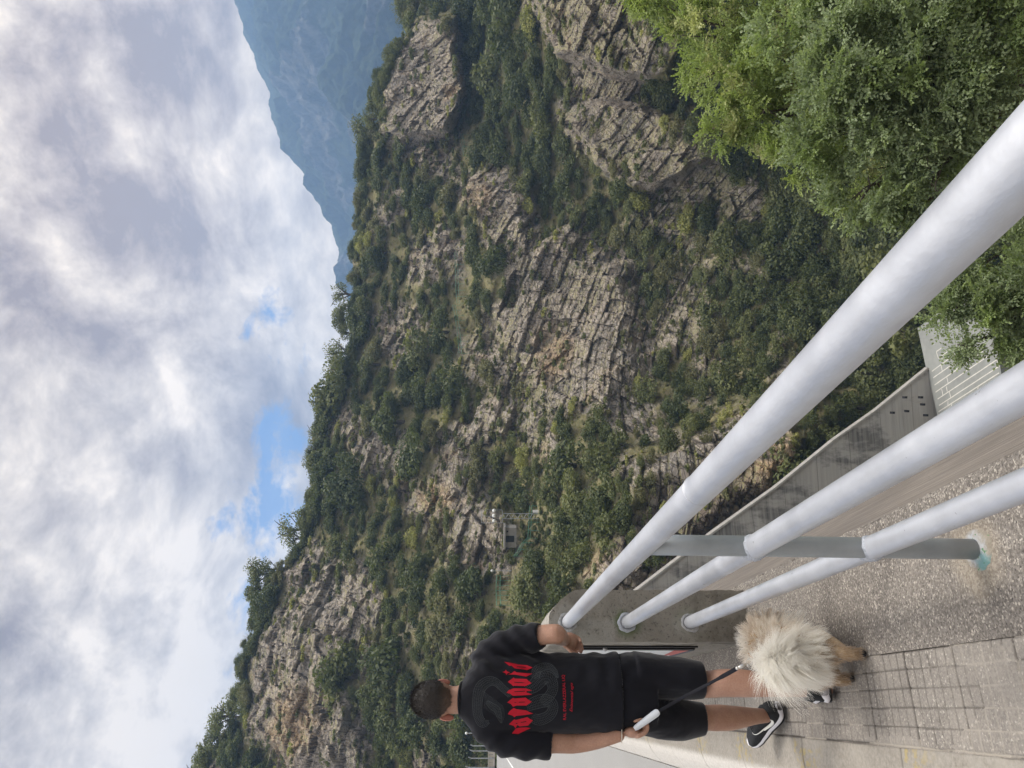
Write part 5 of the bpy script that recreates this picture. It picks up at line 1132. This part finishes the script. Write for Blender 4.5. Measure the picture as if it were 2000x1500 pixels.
bm = bmesh.new(); bm.from_mesh(srm); zr1 = B(1371, 1328, LT-.03)[2]; zr2 = B(1374, 1404, LT+.18)[2]
kill = [f for f in bm.faces if f.normal.z < -.6 and ((f.calc_center_median().z < zr1+.012) or (f.calc_center_median().z < zr2+.012))]; bmesh.ops.delete(bm, geom=kill, context='FACES'); bm.to_mesh(srm); bm.free()
shorts = manpart('shorts', srm, COT); so_ = shorts.modifiers.new('thick', 'SOLIDIFY'); so_.thickness = .003; so_.offset = -1
# --- shoes
UPM = simple('black_mesh_upper', (.013, .014, .016), .7, var=.4, scale=300, bump=.5); MID = simple('white_midsole', (.66, .65, .68), .5, var=.05, scale=40); OUTS = simple('black_outsole', (.015, .015, .016), .6); SWO = simple('white_mark', (.72, .72, .68), .5, var=.03)
def shoe(heel, yaw, pitch, side):
    """heel: ground point under the heel; yaw measured from T3 towards N3"""
    fw = T3*math.cos(yaw)+N3*math.sin(yaw); rt = np.cross(fw, UP3); fw2 = fw*math.cos(pitch)+UP3*math.sin(pitch); up2 = np.cross(rt, fw2)
    def pt(x, y, z): return heel+fw2*x+rt*y+up2*z
    xs = np.linspace(0, 1, 40); Ln = .308
    hw = np.interp(xs, [0, .04, .12, .25, .42, .58, .72, .85, .94, 1.0], [.020, .037, .045, .044, .041, .048, .053, .049, .036, .016]); off = np.interp(xs, [0, .4, .7, 1], [0, .0, .006, -.004])*(-side)
    bot = np.interp(xs, [0, .06, .2, .75, .9, 1], [.016, .004, 0, .0, .008, .022]); mid = bot+np.interp(xs, [0, .1, .3, .6, .85, 1], [.044, .044, .038, .031, .026, .016])
    top = np.interp(xs, [0, .05, .12, .22, .33, .42, .55, .7, .85, .95, 1], [.070, .094, .100, .092, .090, .098, .090, .070, .056, .044, .032])
    def band(lo, hi, w0, w1, n=32):
        secs = []
        for i, x in enumerate(xs):
            V = []
            for k in range(n):
                th = 2*math.pi*k/n; c, s = math.cos(th), math.sin(th); e = .72; cy = math.copysign(abs(c)**e, c); cz = math.copysign(abs(s)**e, s); zz = (lo[i]+hi[i])/2+(hi[i]-lo[i])/2*cz; wv = (w0 if cz < 0 else w1); V.append(pt(x*Ln, off[i]+hw[i]*wv*cy, zz))
            secs += V
        m_ = len(xs); Fs = [(i*n+k, i*n+(k+1) % n, (i+1)*n+(k+1) % n, (i+1)*n+k) for i in range(m_-1) for k in range(n)]+[tuple(range(n-1, -1, -1)), tuple(range((m_-1)*n, m_*n))]
        b_ = MB(); b_.add(secs, Fs); return b_
    flare = 1.12
    so = manpart('shoe', band(bot+.008, top, 1.04, .93).mesh('shoe'), UPM); so.data.polygons.foreach_set('use_smooth', np.ones(len(so.data.polygons), dtype=bool))
    md = manpart('midsole', band(bot+.004, mid, flare, 1.06).mesh('midsole'), MID, so); md.data.polygons.foreach_set('use_smooth', np.ones(len(md.data.polygons), dtype=bool))
    manpart('outsole', band(bot, bot+.007, 1.05, 1.08).mesh('outsole'), OUTS, so)
    b_ = MB(); cpts = [pt(.055+.034*math.cos(t)+.018, .030*math.sin(t), .088+.012*math.cos(t*1.0)*-1*.3) for t in np.linspace(0, 2*math.pi, 25)]; b_.tube(cpts, .009, 8); manpart('collar', b_.mesh('collar'), UPM, so)
    for i in range(4):
        b_ = MB(); x = .135+.020*i; zt = np.interp(x/Ln, xs, top); b_.tube([pt(x, y, zt+.003-.18*abs(y)) for y in np.linspace(-.022, .022, 7)], .0025, 6); manpart('lace', b_.mesh('lace'), OUTS, so)
    # tick mark on the outer side
    cl = np.array([(.052, .074), (.054, .062), (.064, .052), (.082, .048), (.105, .050), (.135, .056), (.170, .064), (.205, .073)]); wdt = np.array([.001, .008, .014, .017, .015, .011, .006, .001])
    q, w_ = smooth_path(cl, wdt, 5); tg = np.gradient(q, axis=0); tg /= np.linalg.norm(tg, axis=1)[:, None]; nr_ = np.stack([-tg[:, 1], tg[:, 0]], -1); V = []
    for k in (-.5, -.17, .17, .5):
        for (x, z) in q+nr_*(w_*k)[:, None]:
            u = x/Ln; zc = (np.interp(u, xs, bot)+.008+np.interp(u, xs, top))/2; hz_ = (np.interp(u, xs, top)-np.interp(u, xs, bot)-.008)/2; s_ = np.clip((z-zc)/hz_, -.98, .98); c_ = (1-abs(s_)**(2/.72))**(.72/2); wv = (1.04 if s_ < 0 else .93); V.append(pt(x, np.interp(u, xs, off)+side*(np.interp(u, xs, hw)*wv*c_+.003), z))
    n_ = len(q); b_ = MB(); b_.add(V, [(r*n_+i, r*n_+i+1, (r+1)*n_+i+1, (r+1)*n_+i) for r in range(3) for i in range(n_-1)]); manpart('tick_mark', b_.mesh('tick_mark'), SWO, so)
    return so
hl = G(1535, 1383, .004); shoe(hl, math.radians(-33), math.radians(18), -1)
hr = G(1640, 1349, .004); shoe(hr+np.array([0, 0, .022]), math.radians(4), math.radians(-5), 1)
# bracelet on the left wrist
mb = MB(); wc = B(1214, 1436, LT-.053); ax = B(1225, 1432, LT-.056)-B(1203, 1439, LT-.05); ax /= np.linalg.norm(ax); s1 = np.cross(ax, T3); s1 /= np.linalg.norm(s1); s2 = np.cross(ax, s1); s1 = s1+ax*.35
mb.tube([wc+.0275*math.cos(t)*s1+.0275*math.sin(t)*s2 for t in np.linspace(0, 2*math.pi, 33)], .0021, 6); me = mb.mesh('bracelet'); br = link('bracelet', me, simple('pale_cord', (.55, .50, .42), .6)); tag(br, 'thin pale cord bracelet on the left wrist of the walking man', 'bracelet')
# --- leash
leash = empty('dog_leash', B(1262, 1406, Lg-.03), 'black tape leash with white plastic handle from the hand to the fluffy dog', 'leash')
lo_ = Matrix.Translation(-Vector(B(1262, 1406, Lg-.03)))
a0 = B(1243, 1421, Lg-.050); a1 = B(1284, 1391, Lg-.075); dv = (a1-a0)/np.linalg.norm(a1-a0); vw = CAM-a0; vw /= np.linalg.norm(vw); sv = np.cross(dv, vw); sv /= np.linalg.norm(sv)
prof_ = [(-.010, .0085), (.0, .0115), (.02, .0130), (.05, .0142), (.08, .0150), (.10, .0150), (.108, .0125), (.112, .008)]
mb = MB(); mb.add(*sect_tube([(a0+dv*(x*np.linalg.norm(a1-a0)/.105), r, .012, sv, vw) for x, r in prof_], 20)); me = mb.mesh('handle'); me.transform(lo_); me.polygons.foreach_set('use_smooth', np.ones(len(me.polygons), dtype=bool)); o = link('handle', me, simple('white_plastic', (.60, .63, .67), .35, var=.04, scale=12, spec=.5), leash); o.modifiers.new('es', 'EDGE_SPLIT')
tape = np.array([a1+dv*.004, B(1330, 1363, 3.46), B(1385, 1334, 3.40), B(1440, 1305, 3.34)]); q, _ = smooth_path(tape, [1, 1, 1, 1], 10); q[:, 2] -= np.sin(np.linspace(0, math.pi, len(q)))*.006
tg = np.gradient(q, axis=0); tg /= np.linalg.norm(tg, axis=1)[:, None]; sv_ = np.cross(tg, CAM-q); sv_ /= np.linalg.norm(sv_, axis=1)[:, None]; nv_ = np.cross(tg, sv_); wd = np.interp(np.linspace(0, 1, len(q)), [0, .75, .8, 1], [.0065, .0062, .0085, .0085])
mb = MB(); mb.add(*sect_tube([(q[i], wd[i], .0014, sv_[i], nv_[i]) for i in range(len(q))], 10)); me = mb.mesh('tape'); me.transform(lo_); link('tape', me, simple('black_webbing', (.012, .012, .018), .7, var=.3, scale=400), leash)
mb = MB(); c0 = q[-1]; c1 = B(1458, 1297, 3.33); c2 = B(1470, 1288, 3.33); mb.ball(c0, .008); mb.tube([c0, (c0+c1)/2, c1], [.005, .008, .004], 8); rc = (c1+c2)/2; dd = (c2-c1)/np.linalg.norm(c2-c1); ss = np.cross(dd, CAM-c1); ss /= np.linalg.norm(ss); mb.tube([rc+dd*.017*math.cos(t)+ss*.010*math.sin(t) for t in np.linspace(0, 2*math.pi, 25)], .0025, 6); mb.tube([c1, c1+ss*.016], [.004, .003], 6); me = mb.mesh('clip'); me.transform(lo_); link('clip', me, simple('silver_clip', (.62, .60, .56), .3, .7), leash, True)
# ================================================================ the pomeranian
DO = W(.95, -.32, 0); dog = empty('dog', DO, 'fluffy cream and tan pomeranian seen from behind with white plume tail', 'dog'); dinv = Matrix.Translation(-Vector(DO))
FR = np.stack([N3, T3, UP3], 1)
mb = MB()
mb.ball(B(1566, 1282, 3.15), (.098, .115, .092), 20, 14, FR); mb.ball(B(1540, 1268, 3.30), (.092, .14, .098), 20, 14, FR); mb.ball(B(1508, 1258, 3.42), (.085, .10, .10), 20, 14, FR)
mb.ball(B(1488, 1242, 3.52), (.062, .068, .060), 18, 12, FR); mb.tube([B(1490, 1238, 3.57), B(1496, 1236, 3.62)], [.028, .016], 10)
for y in (1228, 1252): mb.tube([B(1480, y, 3.52), B(1464, y-1, 3.50)], [.022, .005], 8)
pr_, pl_ = G(1689, 1274, .0), G(1666, 1325, .0); pr_ = W(.83, -.262, 0); 
hr_ = G(1690, 1277, 0); hl_ = G(1667, 1326, 0)
limb(mb, [B(1600, 1255, 3.15), B(1625, 1262, 3.10), hr_+UP3*.085-T3*.028, hr_+UP3*.035+T3*.0, hr_+UP3*.012+T3*.02], [.052, .036, .022, .0185, .018], 14)
limb(mb, [B(1600, 1305, 3.2), B(1622, 1315, 3.17), hl_+UP3*.080-T3*.028, hl_+UP3*.033, hl_+UP3*.012+T3*.02], [.055, .040, .021, .0165, .016], 14)
for dn, ds in ((-.05, .36), (.05, .44)):
    f_ = hr_*.5+hl_*.5+N3*dn+T3*ds; f_[2] = 0; limb(mb, [f_+UP3*.20, f_+UP3*.10-T3*.01, f_+UP3*.035, f_+UP3*.012+T3*.02], [.032, .020, .016, .016], 12)
dme = remeshed(mb, 'body', .006, 4); dme.transform(dinv)
m = NT('tan_fur_skin'); p_ = m.pos(); sz = m.n('ShaderNodeSeparateXYZ'); m.l(p_, sz.inputs[0]); n1 = m.noise(m.map(p_, (1, 1, .25)), 170, 4, .7)
m.col(m.mix(m.ramp(m.math('ADD', n1, m.math('MULTIPLY', sz.outputs[2], 0)), [(.3, 0.0), (.7, 1.0)]), (.33, .22, .125), (.55, .42, .28))); m.rough(.9); m.bump(n1, .7, .006); db = link('body', dme, m.m, dog)
def furmat(name, lo, hi):
    m = NT(name); m.col(m.mix(m.attr('tint'), lo, hi)); m.rough(.6); m.b.inputs['Specular IOR Level'].default_value = .2
    tr = m.n('ShaderNodeBsdfTranslucent'); m.l(m.mix(m.attr('tint'), lo, hi), tr.inputs[0]); mx = m.n('ShaderNodeMixShader'); mx.inputs[0].default_value = .5; m.l(m.b.outputs[0], mx.inputs[1]); m.l(tr.outputs[0], mx.inputs[2]); m.l(mx.outputs[0], m.out.inputs[0]); return m.m
WHITE = (.97, .945, .88); TAN = (.47, .335, .21)
def fur(name, groups, mat, parent=None):
    Vs = []; Fs = []; Ts = []; off = 0
    for V, Fq, t in groups: Vs.append(V); Fs.append(Fq+off); Ts.append(t); off += len(V)
    me = np_mesh(name, np.concatenate(Vs), np.concatenate(Fs)); fattr(me, 'tint', np.clip(np.concatenate(Ts), 0, 1), 'FACE'); me.transform(dinv); return link(name, me, mat, parent or dog)
COAT = furmat('coat_hair', WHITE, TAN)
def ell(c, r, n, lo=-1.0): 
    u = rdir(n); u = u[u[:, 2] > lo]; return c+(u*np.array(r))@FR.T, u@FR.T, u
def clump(n, k):                                  # locks: hairs lean together
    c = rdir(k); return c[rng.integers(k, size=n)]
g = []
# haunches and trousers: long, falling
rt, nn, u = ell(B(1568, 1282, 3.15), (.098, .115, .094), 5200); ps = fbm(rt*9, 3, 40); lock = fbm(rt*26, 2, 41)[:, None]*clump(len(rt), 70)
g.append(strands(rt, nn*.55-UP3*.95-T3*.25+lock*1.1+rng.normal(0, .14, rt.shape), np.where(u[:, 2] < -.3, rng.uniform(.022, .045, len(rt)), rng.uniform(.045, .075, len(rt))), .0016, .22, -.02+ps*.6+.45*(u[:, 2] < -.45)+.30*(u[:, 0] > .6)+rng.normal(0, .1, len(rt)), 5, .25, 120))
# flank and back
rt, nn, u = ell(B(1538, 1266, 3.30), (.094, .14, .100), 4200, -.4); lock = fbm(rt*26, 2, 42)[:, None]*clump(len(rt), 60)
g.append(strands(rt, nn*.8-T3*.75-UP3*.2+lock+rng.normal(0, .14, rt.shape), rng.uniform(.05, .085, len(rt)), .0016, .22, .36+fbm(rt*10, 3, 43)*.8+rng.normal(0, .1, len(rt)), 5, .15, 110))
# ruff and neck
rt, nn, u = ell(B(1503, 1256, 3.42), (.090, .10, .105), 4200, -.5); lock = fbm(rt*26, 2, 44)[:, None]*clump(len(rt), 60)
g.append(strands(rt, nn*1.0-T3*.45+UP3*.1+lock*.8+rng.normal(0, .14, rt.shape), rng.uniform(.04, .07, len(rt)), .0018, .2, .30+fbm(rt*10, 3, 45)*.6+.25*(u[:, 0] > .4)+rng.normal(0, .1, len(rt)), 5, .1, 110))
# head and ears
rt, nn, u = ell(B(1488, 1242, 3.52), (.062, .068, .060), 1500); g.append(strands(rt, nn*.9-T3*.4+rng.normal(0, .15, rt.shape), rng.uniform(.018, .035, len(rt)), .0016, .2, .75+rng.normal(0, .12, len(rt)), 3))
fur('coat', g, COAT)
# plume tail: curled over the back, hair fanning in all directions
g = []; tr0 = B(1556, 1284, 3.10); tpath, _ = smooth_path([tr0, B(1530, 1283, 3.07), B(1512, 1290, 3.10), B(1503, 1304, 3.16)], [1, 1, 1, 1], 10); n = 12500; it = rng.integers(len(tpath), size=n); f = it/(len(tpath)-1.0); rt = tpath[it]+rng.normal(0, .018, (n, 3)); ang = rng.uniform(-.35, 2*math.pi-.35, n); upx = np.cos(ang); rx_ = np.sin(ang)
lk = clump(n, 34); d = UP3*upx[:, None]*1.0+N3*rx_[:, None]*-1.0-T3*(rng.uniform(-.1, .7, n)+(rng.random(n) < .15)*1.2)[:, None]+lk*.55+rng.normal(0, .07, (n, 3))
ln_ = np.where(rx_ > .25, rng.uniform(.095, .175, n), rng.uniform(.065, .115, n))*np.where(upx < -.5, .8, 1.0)
tint = .0+.08*fbm(rt*20, 2, 51)+.45*sstep(.25, .75, -rx_)*sstep(.1, -.5, upx)*rng.random(n)+rng.normal(0, .05, n)
g.append(strands(rt, d, ln_, .0015, .18, tint, 6, .34, 300, .66)); fur('tail', g, COAT)
# short hair on the hind legs
g = []
for p_, sdv in ((hr_, 1), (hl_, 1)):
    n = 800; z = rng.uniform(.02, .16, n); a = rng.uniform(0, 6.283, n); r_ = np.interp(z, [0, .05, .1, .16], [.016, .018, .024, .042]); rt = p_+UP3*z[:, None]+(np.cos(a)*r_)[:, None]*N3+(np.sin(a)*r_)[:, None]*T3-T3*np.interp(z, [0, .04, .09, .16], [-.01, 0, .026, .005])[:, None]; nn = np.cos(a)[:, None]*N3+np.sin(a)[:, None]*T3; g.append(strands(rt, nn*.35-UP3, rng.uniform(.012, .028, n), .0017, .15, .85+rng.normal(0, .12, n), 3))
fur('leg_hair', g, COAT)
for p_ in (hr_, hl_):
    mb = MB(); mb.ball(p_+UP3*.011-T3*.012, (.013, .008, .010), 10, 8, FR); me = mb.mesh('paw_pad'); me.transform(dinv); link('paw_pad', me, BLK, dog)
# tan harness strap where the clip hooks on
mb = MB(); hc_ = B(1500, 1258, 3.40); mb.tube([B(1470, 1288, 3.33), B(1468, 1283, 3.36), B(1462, 1276, 3.40)], .004, 6); me = mb.mesh('harness_strap'); me.transform(dinv); link('harness_strap', me, simple('tan_strap', (.42, .27, .14), .6), dog)
# ================================================================ sky, sun, air, camera
SUN_EL, SUN_AZ = math.radians(63), math.radians(62)      # azimuth from +Y towards +X
w = bpy.data.worlds.new('World'); sc.world = w; w.use_nodes = True
t = w.node_tree; t.nodes.clear()
class WN(NT):
    def __init__(s): s.t = t
wn = WN()
out = wn.n('ShaderNodeOutputWorld'); bg = wn.n('ShaderNodeBackground'); wn.l(bg.outputs[0], out.inputs[0]); bg.inputs[1].default_value = .1
sky = wn.n('ShaderNodeTexSky', sky_type='NISHITA'); sky.sun_disc = False; sky.sun_elevation = SUN_EL; sky.sun_rotation = SUN_AZ
tc = wn.n('ShaderNodeTexCoord'); sp = wn.n('ShaderNodeSeparateXYZ'); wn.l(tc.outputs['Generated'], sp.inputs[0])
d3 = wn.map(tc.outputs['Generated'], (1.0, 1.0, 1.45), (.2, .1, .4))
wv = wn.n('ShaderNodeTexNoise'); wn.l(d3, wv.inputs['Vector']); wv.inputs['Scale'].default_value = 2.4; wv.inputs['Detail'].default_value = 3
wadd = wn.n('ShaderNodeVectorMath', operation='MULTIPLY_ADD'); wn.l(wv.outputs['Color'], wadd.inputs[0]); wadd.inputs[1].default_value = (.17, .17, .17); wn.l(d3, wadd.inputs[2])
big = wn.noise(wadd.outputs[0], 3.0, 8, .58); med = wn.noise(wn.map(wadd.outputs[0], loc=(4.2, 1.3, 2.2)), 8.5, 9, .62, .1)
cl = wn.math('ADD', wn.math('MULTIPLY', big, .52), wn.math('MULTIPLY', med, .48))
cloud = wn.ramp(cl, [(.40, (2.1, 1.66, 1.55)), (.445, (3.2, 2.65, 2.4)), (.485, (4.3, 3.72, 3.3)), (.525, (5.7, 5.0, 4.35)), (.585, (8.3, 7.3, 6.2))])
# brighter towards the veiled sun
gd = P(300, 215, 1.0)-CAM; sd = tuple(gd/np.linalg.norm(gd))
dot = wn.n('ShaderNodeVectorMath', operation='DOT_PRODUCT'); wn.l(tc.outputs['Generated'], dot.inputs[0]); dot.inputs[1].default_value = sd
glow = wn.ramp(dot.outputs['Value'], [(.80, 0.0), (.95, .35), (1.0, 1.0)])
cloud = wn.mix(1.0, cloud, wn.mix(glow, (1.0, 1.0, 1.0), (1.5, 1.45, 1.36)), 'MULTIPLY')
zen = wn.ramp(sp.outputs[2], [(.52, 0.0), (.9, 1.0)]); cloud = wn.mix(1.0, cloud, wn.mix(zen, (1.0, 1.0, 1.0), (3.9, 4.35, 4.75)), 'MULTIPLY')   # overhead sky, above the view, brightened and cooled as added fill light
# a torn blue gap low over the ridge
gv = P(525, 930, 1.0)-CAM; gv = gv/np.linalg.norm(gv)
sub = wn.n('ShaderNodeVectorMath', operation='SUBTRACT'); wn.l(tc.outputs['Generated'], sub.inputs[0]); sub.inputs[1].default_value = tuple(gv)
scl = wn.n('ShaderNodeVectorMath', operation='MULTIPLY'); wn.l(sub.outputs[0], scl.inputs[0]); scl.inputs[1].default_value = (6.4, 6.4, 24.0)
ln = wn.n('ShaderNodeVectorMath', operation='LENGTH'); wn.l(scl.outputs[0], ln.inputs[0])
gn = wn.noise(wn.map(tc.outputs['Generated'], (1, 1, 1.5)), 15, 9, .62, .3)
gap = wn.ramp(wn.math('ADD', ln.outputs['Value'], wn.math('MULTIPLY', wn.math('SUBTRACT', gn, .5), 4.2)), [(.35, .9), (1.15, 0.0)])
blue = wn.mix(1.0, sky.outputs[0], (1.0, 1.35, 1.6), 'MULTIPLY')
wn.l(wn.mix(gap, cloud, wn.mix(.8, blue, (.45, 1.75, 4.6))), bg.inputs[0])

sl = bpy.data.lights.new('Sun', 'SUN'); sl.energy = 2.0; sl.angle = math.radians(18); sl.color = (1, .95, .88)
so = bpy.data.objects.new('Sun', sl); COL.objects.link(so)
sdir = Vector((math.sin(SUN_AZ)*math.cos(SUN_EL), math.cos(SUN_AZ)*math.cos(SUN_EL), math.sin(SUN_EL)))
so.rotation_euler = sdir.to_track_quat('Z', 'Y').to_euler()

if HAZE:
    mb = MB(); mb.box((200, 1000, 290), (4600, 3000, 720))
    hz = bpy.data.materials.new('haze'); hz.use_nodes = True; ht = hz.node_tree; ht.nodes.clear()
    ho = ht.nodes.new('ShaderNodeOutputMaterial'); hv = ht.nodes.new('ShaderNodeVolumePrincipled'); ht.links.new(hv.outputs[0], ho.inputs['Volume'])
    hv.inputs['Density'].default_value = HAZE; hv.inputs['Color'].default_value = (.36, .56, .88, 1); hv.inputs['Anisotropy'].default_value = .1
    tag(mb.build('haze', hz), kind='stuff')
    sc.cycles.volume_bounces = 1

cam = bpy.data.cameras.new('Camera'); co = bpy.data.objects.new('Camera', cam); COL.objects.link(co); sc.camera = co
cam.sensor_fit = 'HORIZONTAL'; cam.sensor_width = 36; cam.lens = 27; cam.clip_start = .05; cam.clip_end = 6000
M = Matrix.Identity(4)
for i in range(3):
    M[i][0] = -_U[i]; M[i][1] = _R[i]; M[i][2] = -_f[i]; M[i][3] = CAM[i]
co.matrix_world = M
sc.view_settings.view_transform = 'Standard'; sc.view_settings.look = 'None'; sc.view_settings.exposure = EXPO; sc.view_settings.gamma = 1
sc.cycles.use_denoising = True; sc.cycles.max_bounces = 6; sc.cycles.diffuse_bounces = 3; sc.cycles.transmission_bounces = 3
